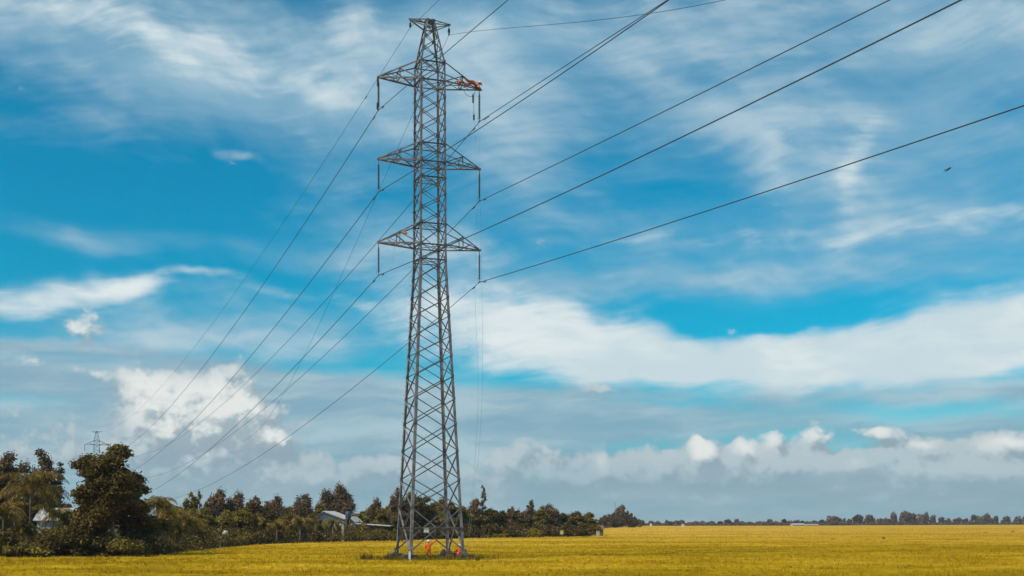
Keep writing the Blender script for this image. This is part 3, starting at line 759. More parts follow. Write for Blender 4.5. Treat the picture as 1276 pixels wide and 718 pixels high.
    for c, r in lm:
        c = Vector(c); z = max(H*.18, min(c.z*.62, H*.6)); f_ = z/top
        s0 = Vector((bend*f_, 0, z)); mid = s0.lerp(c, .55)+Vector((0, 0, .06*H*rnd.uniform(-.3, .6)))
        mb.tube([s0, mid, c], [r0*.5, r0*.32, r0*.10], 5)
    mb.build('trunk', bk, t, smooth=True)
    return t
def palm(x, d, ycrown, wpx, label, leaf=L_PALM, nf=18, seed=0, group=None, lean=.0, name='coconut_palm', upright=.0, trunk=True):
    """ycrown: row of the crown's centre; wpx: spread of the fronds"""
    rs = np.random.RandomState(seed+int(x*13) % 9973); rnd = random.Random(seed+int(x*3))
    sc = F/d; p = at(x, d); Hc = max(.5, CH+(HOR-ycrown)/F*d); Lf = wpx/sc*.56
    t = thing(name, label, 'palm', (p.x, p.y, 0), 0, group)
    top = Vector((lean*Hc, 0, Hc))
    Q = []; rb = MB()
    for k in range(nf):
        az = 2*math.pi*k/nf*2.4+rnd.uniform(-.3, .3)
        el = R(rnd.uniform(5, 78)+upright*20) if k > nf//4 else R(rnd.uniform(-28, 10)); L_ = Lf*rnd.uniform(.85, 1.15)
        hx, hy = math.cos(az), math.sin(az); P = []; pos = top.copy(); e = el; m_ = 12
        for i in range(m_+1):
            P.append(pos.copy()); pos += Vector((hx*math.cos(e), hy*math.cos(e), math.sin(e)))*(L_/m_); e -= R(rnd.uniform(6.0, 9.5)+(3 if el > R(40) else 0))
            e = max(e, R(-82))
        rb.tube([q for q in P], list(np.linspace(.045, .012, m_+1)), 4, cap=False)
        pw = max(.05, .75/sc)
        for i in range(1, m_+1):
            a, b = P[i-1], P[i]; T = (b-a).normalized(); side = T.cross(Vector((0, 0, 1))); side = side.normalized() if side.length > .1 else Vector((-hy, hx, 0))
            ll = Lf*.27*math.sin(math.pi*(.12+.80*i/m_))**.7
            for j in range(3):
                o = a.lerp(b, j/3)
                for sg in (-1, 1):
                    dr = (side*sg*rnd.uniform(.55, 1.0)+T*rnd.uniform(.25, .7)+Vector((0, 0, -rnd.uniform(.35, 1.15)))).normalized()
                    tipp = o+dr*ll*rnd.uniform(.75, 1.1); wv = T*pw*rnd.uniform(.7, 1.2)
                    midp = o.lerp(tipp, .5)+Vector((0, 0, .05*ll))
                    Q.append((o-wv*.3, midp-wv*.6, tipp, midp+wv*.6))
    Q = np.array([[tuple(v) for v in q] for q in Q], dtype=np.float32)
    cr = link('crown', np_mesh('crown', Q.reshape(-1, 3), np.arange(len(Q)*4).reshape(-1, 4)), leaf, t)
    rb.build('frond_ribs', MATS.get('leaf_yellow'), cr)
    tm = MB()
    tm.tube([(0, 0, -.1), (lean*Hc*.25, 0, Hc*.35), (lean*Hc*.65, 0, Hc*.7), tuple(top)], [.20, .14, .12, .13], 8); tm.build('trunk', bark_pale, t, smooth=True)
    return t
G1 = 'slender trees rising over the grove'
# left grove: tall airy trees at the back, palms, the big dark tree
tree(4, 128, 561, 34, 'brown airy tree cut by the left edge of the picture', 'tall', L_BROWN, dens=1.0, seed=1)
tree(43, 131, 555, 40, 'tall brown feathery tree rising behind the big coconut palm', 'tall', L_BROWN, seed=2, dens=.9)
tree(70, 133, 571, 20, 'smaller brown feathery tree just left of the white house', 'tall', L_BROWN, seed=3, dens=.9)
tree(-22, 126, 590, 60, 'dark tree partly outside the picture on the left', 'broad', L_DARK, seed=4)
palm(37, 115, 610, 98, 'big coconut palm with spreading brown fronds at the far left', nf=34, seed=5, lean=.02, upright=.3)
palm(4, 112, 640, 74, 'low coconut palm with drooping fronds at the left edge', nf=20, seed=6)
palm(66, 122, 640, 62, 'shaggy palm in front of the white house', nf=18, seed=7)
palm(82, 117, 645, 44, 'palm spreading its fronds across the white house at far left', nf=18, seed=11)
tree(74, 114, 650, 44, 'olive bush below the wall of the white house at far left', 'bush', L_MID, 'bush', 'bush', seed=23)
palm(92, 119, 655, 46, 'small palm pressed against the big dark tree from the left', nf=16, seed=8)
palm(30, 113, 662, 50, 'short palm low under the big coconut palm', nf=16, seed=9)
tree(141, 111, 556, 102, 'big dark broadleaf tree with tiered branches below the distant pylon', 'layer', L_DARK, seed=12, bk=bark_pale, dens=1.25)
tree(112, 113, 612, 46, 'dark tree leaning out of the big tree on its left', 'broad', L_DARK, seed=13)
tree(166, 113, 606, 44, 'dark tree standing close behind the big tree on its right', 'broad', L_DARK, seed=14)
tree(70, 110.5, 655, 50, 'dark round bush between palm and big tree', 'bush', L_DARK, 'bush', 'bush', seed=15)
tree(102, 110, 645, 44, 'tall dark bush filling the foot of the big tree on the left', 'bush', L_DARK, 'bush', 'bush', seed=16)
tree(155, 109.4, 667, 46, 'olive shrub under the right side of the big tree', 'bush', L_MID, 'bush', 'bush', seed=17)
tree(128, 110.5, 660, 34, 'black-green shrub right behind the big tree trunk', 'bush', L_DARK, 'bush', 'bush', seed=18)
tree(10, 108.2, 676, 40, 'low light green shrub at the bottom left corner of the grove', 'bush', L_MID, 'bush', 'bush', seed=19)
tree(42, 108.6, 672, 44, 'low mixed shrub beneath the big coconut palm', 'bush', L_MID, 'bush', 'bush', seed=20)
tree(-12, 109, 652, 56, 'dense dark bush at the left edge', 'bush', L_DARK, 'bush', 'bush', seed=21)
tree(182, 113, 640, 36, 'dark bush between the big tree and the row of palms', 'bush', L_DARK, 'bush', 'bush', seed=22)
pg = 'drooping palms right of the big tree'
for i, (x, d, y, w, lb) in enumerate([(196, 120, 628, 60, 'tall shaggy palm just right of the big dark tree'), (212, 126, 640, 56, 'drooping brown palm with fronds over the field edge'), (230, 134, 648, 50, 'arching palm with pale frond tips'),
        (203, 116, 656, 52, 'low palm whose fronds sweep down to the rice'), (223, 127, 664, 44, 'short arching palm at the field corner'), (243, 142, 657, 46, 'last drooping palm before the long tree line'), (186, 121, 650, 44, 'palm half hidden behind the big tree')]):
    palm(x, d, y, w, lb, nf=18, seed=30+i, group=pg)
# grove between the palms and the big tower
mid = [  # x, depth, top row, width, kind, leaf, label
 (236, 165, 612, 18, 'tall', L_MID, 'thin feathery tree behind the drooping palms'), (248, 168, 610, 14, 'sparse', L_BROWN, 'wispy light tree top next to the drooping palms'),
 (259, 172, 619, 15, 'tall', L_BROWN, 'short slender tree left of the twin brown trees'), (272, 178, 607, 19, 'tall', L_BROWN, 'tallest slender brown tree of the left tree line'),
 (291, 180, 613, 25, 'tall', L_BROWN, 'rounded brown tree beside the tallest slender tree'), (317, 186, 617, 27, 'tall', L_BROWN, 'left one of two brown trees side by side'),
 (340, 188, 617, 24, 'tall', L_BROWN, 'right one of two brown trees side by side'), (378, 212, 615, 25, 'tall', L_BROWN, 'lone ragged tree standing above the palms left of the gable'),
 (421, 236, 603, 42, 'tall', L_BROWN, 'big rounded brown tree rising behind the white gable'), (362, 215, 632, 26, 'broad', L_MID, 'low green tree behind the small palms'),
 (396, 222, 628, 22, 'broad', L_MID, 'low tree just left of the white gable'), (255, 160, 634, 34, 'broad', L_MID, 'olive tree at the left end of the tree line'),
 (280, 166, 637, 38, 'broad', L_MID, 'olive tree under the tallest slender tree'), (305, 172, 634, 36, 'broad', L_MID, 'yellowish green tree in the middle of the left tree line'),
 (333, 186, 637, 34, 'broad', L_DARK, 'dark tree under the two brown trees'), (356, 194, 640, 32, 'broad', L_DARK, 'dark tree between the two small palms'),
 (388, 206, 641, 28, 'broad', L_DARK, 'dark tree in front of the gable wall end'), (467, 232, 622, 20, 'tall', L_BROWN, 'brown tree right of the house with the tank'),
 (459, 236, 633, 26, 'broad', L_MID, 'round tree behind the red shed'), (478, 228, 634, 26, 'broad', L_MID, 'green tree behind the right end of the red shed'),
 (494, 222, 605, 17, 'tall', L_BROWN, 'feathery tree seen beside the left leg of the pylon'), (512, 224, 614, 36, 'broad', L_DARK, 'large dark tree behind the pylon front leg'),
 (531, 228, 619, 30, 'broad', L_DARK, 'dark tree behind the middle of the pylon'), (547, 236, 621, 22, 'tall', L_MID, 'upright tree seen between the pylon legs'),
 (563, 244, 627, 26, 'broad', L_DARK, 'dark tree behind the pylon rear leg'), (498, 214, 636, 30, 'broad', L_DARK, 'dark tree behind the pylon left footing'), (546, 234, 639, 34, 'broad', L_MID, 'lower olive tree seen through the pylon base'),
 (579, 246, 631, 20, 'broad', L_MID, 'tree directly behind the pylon right leg'), (591, 250, 620, 13, 'tall', L_BROWN, 'narrow brown tree left of the tall thin tree'),
 (601.5, 252, 603, 13, 'sparse', L_BROWN, 'tall thin sparse tree standing above all right of the pylon'), (611, 254, 634, 24, 'broad', L_MID, 'low tree right of the tall thin tree'),
 (624, 256, 637, 24, 'broad', L_DARK, 'dark tree in the block right of the pylon'), (640, 262, 631, 20, 'tall', L_BROWN, 'two-topped brown tree in the block right of the pylon'),
 (648, 262, 640, 22, 'broad', L_DARK, 'dark tree left of the narrow column tree'), (660, 268, 621, 11, 'tall', L_BROWN, 'narrow column of a tree above the yellow bush'),
 (673, 268, 635, 24, 'broad', L_MID, 'tree between the column tree and the wide brown tree'), (684, 272, 629, 28, 'tall', L_BROWN, 'wide brown tree right of the column tree'),
 (703, 274, 640, 26, 'broad', L_DARK, 'dark tree right of the wide brown tree'), (721, 276, 638, 24, 'broad', L_DARK, 'dark round tree near the end of the block'), (735, 277, 639, 20, 'broad', L_MID, 'last tree beside the little hut'),
 (597, 250, 640, 28, 'broad', L_DARK, 'dark tree under the tall thin tree')]
for i, (x, d, y, w, k, lf, lb) in enumerate(mid): tree(x, d, y, w, lb, k, lf, seed=60+i, dens=1.25 if k == 'broad' else 1.0)
bs = [(250, 152, 657, 26, L_MID, 'olive bush beside the last drooping palm'), (268, 156, 654, 28, L_DARK, 'dark bush left of the round white tank'), (292, 162, 655, 28, L_MID, 'olive bush right of the round white tank'),
      (316, 170, 652, 28, L_DARK, 'dark bush right of the olive one'), (338, 179, 655, 26, L_DARK, 'dark bush at the foot of the first small palm'), (360, 186, 655, 26, L_DARK, 'dark bush between the small palms'),
      (384, 192, 654, 28, L_DARK, 'dark bush left of the gable house'), (452, 204, 659, 30, L_MID, 'reddish green hedge below the red shed'), (478, 209, 657, 30, L_MID, 'hedge below the right end of the red shed'),
      (503, 210, 655, 28, L_DARK, 'dark hedge behind the left pylon footing'), (528, 216, 654, 32, L_DARK, 'dark hedge behind the standing worker'), (556, 226, 653, 30, L_DARK, 'dark hedge behind the rear pylon leg'),
      (584, 238, 652, 30, L_DARK, 'dark hedge right of the pylon foot'), (610, 244, 651, 30, L_DARK, 'dark bush under the low tree right of the pylon'), (636, 249, 652, 30, L_DARK, 'dark bush under the two-topped tree'),
      (664, 252, 656, 18, L_YELLOW, 'bright yellow-green bush at the edge of the rice'), (686, 258, 652, 28, L_DARK, 'dark bush under the wide brown tree'), (709, 262, 651, 26, L_DARK, 'dark bush right of the small yellow box'), (729, 266, 650, 24, L_DARK, 'dark bush next to the little hut'),
      (435, 206, 662, 22, L_MID, 'green bush below the wall of the gable house'), (412, 200, 664, 20, L_DARK, 'dark bush left of the pale post'), (622, 243, 664, 40, L_YELLOW, 'low yellowish weeds along the field edge right of the pylon')]
for i, (x, d, y, w, lf, lb) in enumerate(bs): tree(x, d, y, w, lb, 'bush', lf, 'bush', 'bush', seed=120+i, dens=1.2)
sp = [(345, 176, 652, 40, 'small palm left of the tree line centre'), (374, 184, 651, 42, 'small palm with pale fronds left of the gable house'), (399, 194, 657, 30, 'little palm before the gable house'), (415, 197, 652, 30, 'dark little palm in front of the gable wall'),
      (447, 206, 658, 32, 'ragged palm right of the water tank'), (330, 172, 655, 32, 'low palm under the dark tree'), (262, 154, 664, 34, 'low palm with fronds on the rice'), (300, 166, 667, 34, 'spreading low palm right of the round white tank'), (318, 172, 648, 36, 'pale-stemmed palm in front of the two brown trees')]
for i, (x, d, y, w, lb) in enumerate(sp): palm(x, d, y, w, lb, nf=14, seed=150+i, group='small palms along the tree line')
# low trees deeper in the grove that close its gaps
k = 0
for x, yt in ((205, 628), (222, 632), (240, 634), (262, 630), (285, 632), (312, 628), (330, 632), (352, 630), (372, 634), (400, 640), (448, 640), (470, 634), (488, 630), (505, 624), (524, 626), (545, 630), (566, 634), (585, 636), (606, 638), (622, 640), (640, 640), (660, 638), (682, 638), (700, 642), (718, 642), (60, 610), (20, 612), (85, 628)):
    d_ = edge_at(x)+(36 if x > 240 else 30); k += 1
    tree(x, d_, yt, 34, 'rounded olive tree deep in the grove behind the front row', 'broad', L_MID if k % 2 else L_BROWN, group='rounded trees deep in the grove', seed=400+k, dens=1.2)
# second block, further off
far2 = [(750, 620, 645, 12), (757, 630, 641, 12), (765, 640, 639, 11), (773, 640, 629.5, 12), (780, 650, 636, 8), (784, 655, 639, 8), (790, 670, 644, 9), (797, 690, 648, 10), (770, 635, 644, 18), (788, 672, 649, 14)]
lb2 = ['low dark tree at the left end of the second tree block', 'rounded tree second from the left in the far block', 'tree left of the tallest one in the far block', 'tallest pointed tree of the far block', 'pointed tree right of the tallest one in the far block', 'small tree beside the pointed one in the far block', 'lower tree sloping down the far block', 'last low tree ending the far block', 'wide dark tree under the tallest one in the far block', 'low wide tree at the right foot of the far block']
for i, (x, d, y, w) in enumerate(far2): tree(x, d, y, w, lb2[i], 'tall' if i in (1, 3, 4, 5) else 'broad', L_BROWN if i % 2 else L_DARK, seed=180+i, dens=1.6)
# trees one can tell apart along the horizon
hz = [(787, 649), (801, 648.5), (812, 650), (820, 650), (831, 648.5), (837, 650), (843, 649.5), (849, 648.8), (858, 651), (866, 650.5), (875, 650), (886, 650), (896, 650), (907, 647.5), (918, 648), (925, 650.5), (935, 650.5), (946, 650), (959, 648), (967, 650), (977, 647.3), (987, 650.5), (994, 649), (1005, 650), (1015, 649),
      (1024, 648), (1036, 645), (1043, 645), (1052, 646), (1069, 642), (1083, 643), (1090, 646.5), (1099, 646.5), (1107, 647), (1114, 641), (1122, 646), (1129, 637.5), (1137, 641), (1147, 643), (1153, 640.5), (1163, 642.5), (1173, 645), (1182, 647), (1194, 646), (1203, 646.5), (1213, 642.5), (1222, 645), (1229, 641.5), (1241, 643.5), (1254, 644), (1268, 645), (1278, 644), (1292, 643), (1310, 645)]
rh = random.Random(5)
hz += [(x+rh.uniform(-2, 2), float(np.interp(x, [790, 1030, 1100, 1300], [651.3, 650, 647.5, 647]))+rh.uniform(-1.2, 1.2)) for x in np.arange(792, 1310, 9.5)]
proto = {}
for i, (x, y) in enumerate(hz):
    d = edge_at(x)+rh.uniform(12, 60); sc = F/d; w = rh.uniform(3, 8) if y > 645 else rh.uniform(6, 12)
    kd = 'tall' if i % 3 else 'broad'
    lb = 'small dark tree in the thin tree line on the right horizon'; gp = 'trees of the far horizon line'
    if y == 637.5: lb, w = 'tallest tree of the far tree line on the right', 13
    if y == 641 and x == 1114: lb = 'rounded tree just left of the tallest far tree'
    H = CH+(HOR-y)/F*d; key = (kd, i % 4)
    if key not in proto or (y == 637.5):
        o = tree(x, d, y, w, lb, kd, L_BROWN, seed=300+i, group=gp, dens=2.2)
        if key not in proto: proto[key] = (o, H, w/sc)
    else:
        src, H0, W0 = proto[key]
        o = src.copy(); COL.objects.link(o); p = at(x, d); o.location = (p.x, p.y, 0); o['label'] = lb
        o.scale = (w/sc/W0, w/sc/W0, H/H0); o.rotation_euler = (0, 0, rh.uniform(0, 6))
        for ch in src.children:
            c = ch.copy(); COL.objects.link(c); c.parent = o
# the continuous low scrub those trees stand in
Q = []; rs = np.random.RandomState(9)
for x in np.arange(742, 1330, 1.6):
    d = edge_at(x)+rs.uniform(4, 30); p = at(x, d); hh = (1.6+1.5*abs(math.sin(x*.11)+math.sin(x*.037)))*d/1300
    Q.append(leaves((p.x, p.y, hh*.5), (3.0*d/1200, 3, hh*.75), 40, max(.45, 1.0*d/F), rs, shell=.3))
tag(quads_to_obj('scrub', Q, L_BROWN, None), 'thin continuous line of scrub on the horizon at right', 'scrub', kind='stuff')
# undergrowth closing the grove's foot
Q = []
for x in np.arange(-60, 745, 2.2):
    for back in (0, 1, 2):
        d = edge_at(x)+rs.uniform(2.0, 9)+back*8; p = at(x, d); hh = rs.uniform(.7, 1.7)*(1.0 if x < 240 else 1.5)*(1+back*.45)
        Q.append(leaves((p.x, p.y, hh*.45), (.85*d/130, .8, hh*.6), 60+30*back, max(.14, 1.1*d/F), rs, shell=.3))
tag(quads_to_obj('undergrowth', Q, L_DARK, None), 'low dark undergrowth along the near edge of the grove', 'undergrowth', kind='stuff')
# weeds standing in the rice
def weed(x, y, w, h, label, lf=None):
    lf = lf or (L_DARK if w > 7 else L_MID)
    d = (CH-.22)*F/(y-HOR); p = at(x, d); rs = np.random.RandomState(int(x)); sc = F/d
    Q = []; n = 140 if w > 7 else 36
    a = rs.uniform(0, 6.28, n); q = rs.uniform(0, 1, n)**.5*w/sc/2; ln = rs.uniform(.1, .5, n)*w/sc/2; hh = h/sc*rs.uniform(.4, 1.1, n); tw = max(.02, .5/sc)
    bx, by = np.cos(a)*q, np.sin(a)*q; t2 = rs.uniform(0, 3.14, n)
    V = np.stack([np.stack([bx-np.cos(t2)*tw, by-np.sin(t2)*tw, np.zeros(n)], 1), np.stack([bx+np.cos(t2)*tw, by+np.sin(t2)*tw, np.zeros(n)], 1), np.stack([bx+np.cos(a)*ln, by+np.sin(a)*ln, hh+.16], 1)], 1).reshape(-1, 3)
    o = link('weed_clump', np_mesh('weed_clump', V, np.arange(len(V)).reshape(-1, 3)), lf); o.location = (p.x, p.y, 0)
    return tag(o, label, 'weed', 'weed clumps standing in the rice')
weed(457, 697, 15, 11, 'dark clump of tall weeds in the rice left of the pylon')
weed(484, 697, 10, 8, 'dark weeds growing against the left pylon footing')
weed(1101, 671.5, 3, 3.5, 'small dark weed clump in the rice at right, middle one of the near row')
weed(1083, 672, 6, 1.6, 'flat weed clump left of the middle one'); weed(1038, 672, 4, 2, 'weed clump furthest left in the near row at right')
weed(1219, 664, 4, 1.3, 'small weed clump under the far trees at right'); weed(1228, 664, 5, 1.5, 'weed clump beside the small one under the far trees'); weed(1262, 663.5, 4, 2.6, 'darkest weed clump near the right edge')
# ------------------------------------------------------------------ houses and small structures
wall_w = mat('white_wall', (.80, .78, .74), .85, var=.2, scale=.8)
roof_tin = mat('roof_tin', (.62, .58, .56), .5, .2, var=.2, scale=.7)
wall_red = mat('wall_red', (.17, .065, .04), .9, var=.3, scale=1.0)
wood = mat('wood', (.16, .11, .07), .9, var=.4, scale=2)
tank_b = mat('tank_blue', (.035, .06, .10), .4)
dark_open = mat('dark_opening', (.02, .02, .022), .6)
shade_blue = mat('blue_wall', (.52, .54, .56), .8, var=.2, scale=1)
def gable_house(name, label, c, rz, L_, W, hw, hr, wallm, roofm, cat='house', wins=2, over=.5, door=True):
    t = thing(name, label, cat, c, rz)
    m = MB(); x, y = L_/2, W/2
    m.add([(-x, -y, 0), (x, -y, 0), (x, y, 0), (-x, y, 0), (-x, -y, hw), (x, -y, hw), (x, y, hw), (-x, y, hw), (-x, 0, hr), (x, 0, hr)],
          [(0, 1, 5, 4), (2, 3, 7, 6), (1, 2, 6, 9, 5), (3, 0, 4, 8, 7), (4, 5, 9, 8), (6, 7, 8, 9), (3, 2, 1, 0)])
    m.build('wall', wallm, t)
    for s in (-1, 1):
        m = MB(); sl = (hr-hw)/y; e = y+over; zt = hr+.06; ze = zt-sl*e
        X = x+over
        m.add([(-X, 0, zt), (X, 0, zt), (X, s*e, ze), (-X, s*e, ze), (-X, 0, zt+.10), (X, 0, zt+.10), (X, s*e, ze+.10), (-X, s*e, ze+.10)],
              [(3, 2, 1, 0), (4, 5, 6, 7), (0, 1, 5, 4), (1, 2, 6, 5), (2, 3, 7, 6), (3, 0, 4, 7)])
        k = int(2*X/.6)
        for i in range(k+1):       # raised seams of the sheets
            xx = -X+.03+i*(2*X-.06)/k
            m.tube([(xx, 0, zt+.11), (xx, s*e, ze+.11)], .03, 4)
        m.build('roof', roofm, t)
    for i in range(wins):
        f = MB(); xx = -x+(i+.7)*L_/(wins+.6); f.box((xx, -y-.03, hw*.58), (1.2, .08, 1.1)); w = f.build('window', wood, t)
        g = MB(); g.box((xx, -y-.08, hw*.58), (1.0, .03, .9)); g.build('pane', dark_open, w)
    if door:
        f = MB(); f.box((x*.82, -y-.03, 1.05), (1.0, .06, 2.1)); dd = f.build('door', wood, t); g = MB(); g.blob((x*.82-.38, -y-.09, 1.0), .05, 6, 4); g.build('handle', steel, dd)
    return t
def Zr(y, d): return CH+(HOR-y)/F*d
# the white gabled hall: ridge seen slanting down to the right
d = 214
def lopsided(x0, xp, x1, y0, yp, y1, label, depth, d, name):
    """a house whose gable end, with a long right slope, faces the field"""
    p = at(xp, d); t = thing(name, label, 'house', (p.x, p.y, 0), R(-5)); k = d/F
    a, b = (x0-xp)*k, (x1-xp)*k; za, zp, zb = Zr(y0, d), Zr(yp, d), Zr(y1, d)
    m = MB(); i = .35; pr = [(a+i, 0), (b-i, 0), (b-i, zb-.02+i*(zp-zb)/b), (0, zp-.12), (a+i, za-.02-i*(zp-za)/a)]
    v = [(x, y, z) for y in (0, depth) for x, z in pr]; m.add(v, [(0, 1, 2, 3, 4), (9, 8, 7, 6, 5)]+[(j, j+5, (j+1) % 5+5, (j+1) % 5) for j in range(5)])
    m.build('wall', wall_w, t)
    for (xe, ze) in ((a, za), (b, zb)):
        m = MB(); q = .14; Y0, Y1 = -.9, depth+.5
        m.add([(0, Y0, zp), (xe, Y0, ze), (xe, Y0, ze-q), (0, Y0, zp-q), (0, Y1, zp), (xe, Y1, ze), (xe, Y1, ze-q), (0, Y1, zp-q)], [(0, 1, 2, 3), (7, 6, 5, 4), (0, 4, 5, 1), (1, 5, 6, 2), (2, 6, 7, 3), (3, 7, 4, 0)])
        n_ = int((Y1-Y0)/.5)
        for i in range(n_+1):
            yy = Y0+.04+i*(Y1-Y0-.08)/n_; m.tube([(0, yy, zp+.02), (xe, yy, ze+.02)], .03, 4)
        m.build('roof', roof_tin, t)
    return t, a, b, zb
h, a_, b_, zb_ = lopsided(396, 404.5, 431, 643.5, 636.8, 646.6, 'white house with pale metal gable roof among the trees left of the pylon', 7, 214, 'gable_house')
for fx in (.18, .62):
    m = MB(); m.box((b_*fx, -.04, 1.5), (1.0, .08, 1.1)); w = m.build('window', wood, h); m = MB(); m.box((b_*fx, -.09, 1.5), (.8, .03, .9)); m.build('pane', dark_open, w)
lopsided(432, 436.5, 444.5, 646.5, 643.8, 650.8, 'small annex with white roof edge right of the water tank', 5, 216, 'annex')
pm = MB(); p = at(427.3, 203); pm.box((0, 0, Zr(651, 203)/2), (.36, .36, Zr(651, 203))); pm.box((0, 0, Zr(651, 203)+.05), (.5, .5, .10))
o = pm.build('gate_post', mat('pale_post', (.42, .37, .31), .9)); o.location = (p.x, p.y, 0); tag(o, 'pale square post in front of the white gable house', 'post')
p = at(434, 211); t = thing('water_tank', 'dark blue water tank raised beside the white gable house', 'water tank', (p.x, p.y, 0))
m = MB(); m.lathe((0, 0, Zr(645.5, 211)), [(.5, 0), (.52, .1), (.52, .95), (.42, 1.12), (.12, 1.2)], 14); m.build('tank', tank_b, t, True)
for a in range(4):
    m = MB(); cx, cy = .42*math.cos(a*math.pi/2+.78), .42*math.sin(a*math.pi/2+.78); m.box((cx, cy, Zr(645.5, 211)/2), (.1, .1, Zr(645.5, 211))); m.build('leg', wood, t)
p = at(467, 213); d = 213
h = thing('shed', 'long low shed with rusty red wall and white roof edge beside the gable house', 'shed', (p.x, p.y, 0), R(-4))
m = MB(); m.box((0, 0, Zr(656, d)/2), (4.6, 3.2, Zr(656, d))); m.build('wall', wall_red, h)
m = MB(); zt = Zr(654, d); m.box((0, 0, zt), (6.2, 4.4, .12), Matrix.Rotation(R(4), 3, 'Y')); m.build('roof', mat('roof_white', (.70, .68, .64), .5, var=.15, scale=1), h)
for xx in (-1.3, .2):
    m = MB(); m.box((xx, -1.64, Zr(656, d)*.5), (.8, .06, .8)); w = m.build('window', wood, h); m = MB(); m.box((xx, -1.68, Zr(656, d)*.5), (.64, .03, .64)); m.build('pane', dark_open, w)
# house behind the palms at the left
d = 126
gable_house('white_house', 'white house with corrugated wall half hidden behind the palms at far left', at(80, d+3), R(6), 4.2, 5, Zr(648, d), Zr(634.5, d), shade_blue, roof_tin, wins=2, over=.35)
# little hut at the end of the block
d = 268; p = at(747.5, d)
h = thing('hut', 'little hut with a dull reddish roof at the end of the tree block', 'hut', (p.x, p.y, 0), R(12)); h.scale = (.78, .78, .85)
m = MB(); m.box((0, 0, Zr(657, d)/2), (1.6, 1.6, Zr(657, d))); m.build('wall', mat('wall_grey', (.26, .23, .20), .9, var=.3, scale=2), h)
m = MB(); z = Zr(657, d); m.add([(-1.1, -1.2, z-.1), (1.1, -1.2, z-.1), (1.1, 1.2, z-.1), (-1.1, 1.2, z-.1), (-1.1, 0, z+.85), (1.1, 0, z+.85)], [(0, 1, 5, 4), (2, 3, 4, 5), (1, 2, 5), (3, 0, 4), (3, 2, 1, 0)]); m.build('roof', mat('roof_red', (.24, .12, .07), .8, var=.3, scale=2), h)
m = MB(); m.box((.2, -.84, .75), (.6, .05, 1.4)); m.build('door', wood, h)
def box_on_leg(name, label, x, d, y0, y1, wpx, material, cat):
    p = at(x, d); t = thing(name, label, cat, (p.x, p.y, 0)); z0, z1 = max(.05, Zr(y1, d)), Zr(y0, d); w = wpx*d/F
    m = MB(); m.box((0, 0, (z0+z1)/2), (w, w*.6, z1-z0)); m.box((0, 0, z1+.03), (w*1.15, w*.8, .06)); m.build('body', material, t)
    m = MB(); m.box((0, 0, z0/2), (w*.3, w*.3, z0)); m.build('post', wood, t)
    return t
box_on_leg('feed_box', 'small yellow box on a post at the edge of the tree block', 700, 255, 661.5, 666, 4, mat('box_yellow', (.50, .42, .16), .8), 'box')
tree(741.5, 263.5, 651, 14, 'bush half covering the little hut', 'bush', L_MID, 'bush', 'bush', seed=171, dens=1.2)
box_on_leg('grave_marker', 'small white block standing beside the little hut', 745, 261, 662, 668, 4, mat('block_white', (.42, .40, .35), .85, var=.2, scale=3), 'block')
# white post with a round white water drum
d = 152; p = at(274.5, d); m = MB(); m.tube([(0, 0, 0), (.02, 0, Zr(669.5, d))], [.11, .09], 8); m.box((0, 0, Zr(669.5, d)), (.26, .26, .06)); o = m.build('white_post', white_paint); o.location = (p.x, p.y, 0); tag(o, 'short white post at the field edge in front of the left tree line', 'post')
p = at(281, 158); m = MB(); m.blob((0, 0, Zr(664.5, 158)), (.42, .42, .38), 14, 9); t = thing('round_tank', 'round whitish tank among the bushes of the left tree line', 'tank', (p.x, p.y, 0)); m.build('tank', mat('tank_white', (.5, .48, .45), .6, var=.2, scale=2), t, True)
m = MB(); m.tube([(0, 0, 0), (0, 0, Zr(667, 158))], .12, 8); m.build('stand', wood, t)
# far white roofs on the horizon
def far_shed(x0, x1, d, y0, y1, label, slope=0.0):
    pa, pb = at(x0, d), at(x1, d); L_ = (pb-pa).length; c = (pa+pb)/2
    t = thing('long_shed', label, 'shed', (c.x, c.y, 0)); hw = Zr(y1, d); hr = Zr(y0, d)
    m = MB(); m.box((0, 0, max(.6, hw)/2), (L_*.97, 10, max(.6, hw))); m.build('wall', wall_w, t)
    m = MB(); z = max(.62, hw+.02); m.add([(-L_/2, -6, z), (L_/2, -6, z), (L_/2, 6, z), (-L_/2, 6, z), (-L_/2, 0, hr), (L_/2, 0, hr)], [(0, 1, 5, 4), (2, 3, 4, 5), (1, 2, 5), (3, 0, 4), (3, 2, 1, 0)]); m.build('roof', roof_tin, t)
    return t
far_shed(986, 1002, 1090, 652.3, 654.0, 'long white-roofed shed on the horizon')
far_shed(1003, 1019, 1095, 653.2, 654.2, 'lower grey-roofed shed right of the white-roofed one on the horizon')
for x, lb in ((811, 'tiny white hut at the left end of the horizon line'), (851, 'tiny white hut standing alone in the far rice')):
    d = 1000 if x == 811 else 780; p = at(x, d); t = thing('field_hut', lb, 'hut', (p.x, p.y, 0)); m = MB(); m.box((0, 0, .75), (1.6, 1.5, 1.5)); m.build('wall', wall_w, t)
    m = MB(); m.add([(-1, -1, 1.5), (1, -1, 1.5), (1, 1, 1.5), (-1, 1, 1.5), (0, 0, 2.1)], [(0, 1, 4), (1, 2, 4), (2, 3, 4), (3, 0, 4), (3, 2, 1, 0)]); m.build('roof', roof_tin, t)
# a thin mast over the far block
p = at(766.6, 700); t = thing('radio_mast', 'very thin mast rising behind the far tree block', 'mast', (p.x, p.y, 0)); m = MB(); m.tube([(0, 0, 0), (0, 0, Zr(626, 700))], [.16, .10], 5); m.build('pole', steel_far, t)
m = MB(); m.box((0, 0, Zr(630, 700)), (.8, .1, .1)); m.build('antenna', steel_far, t)
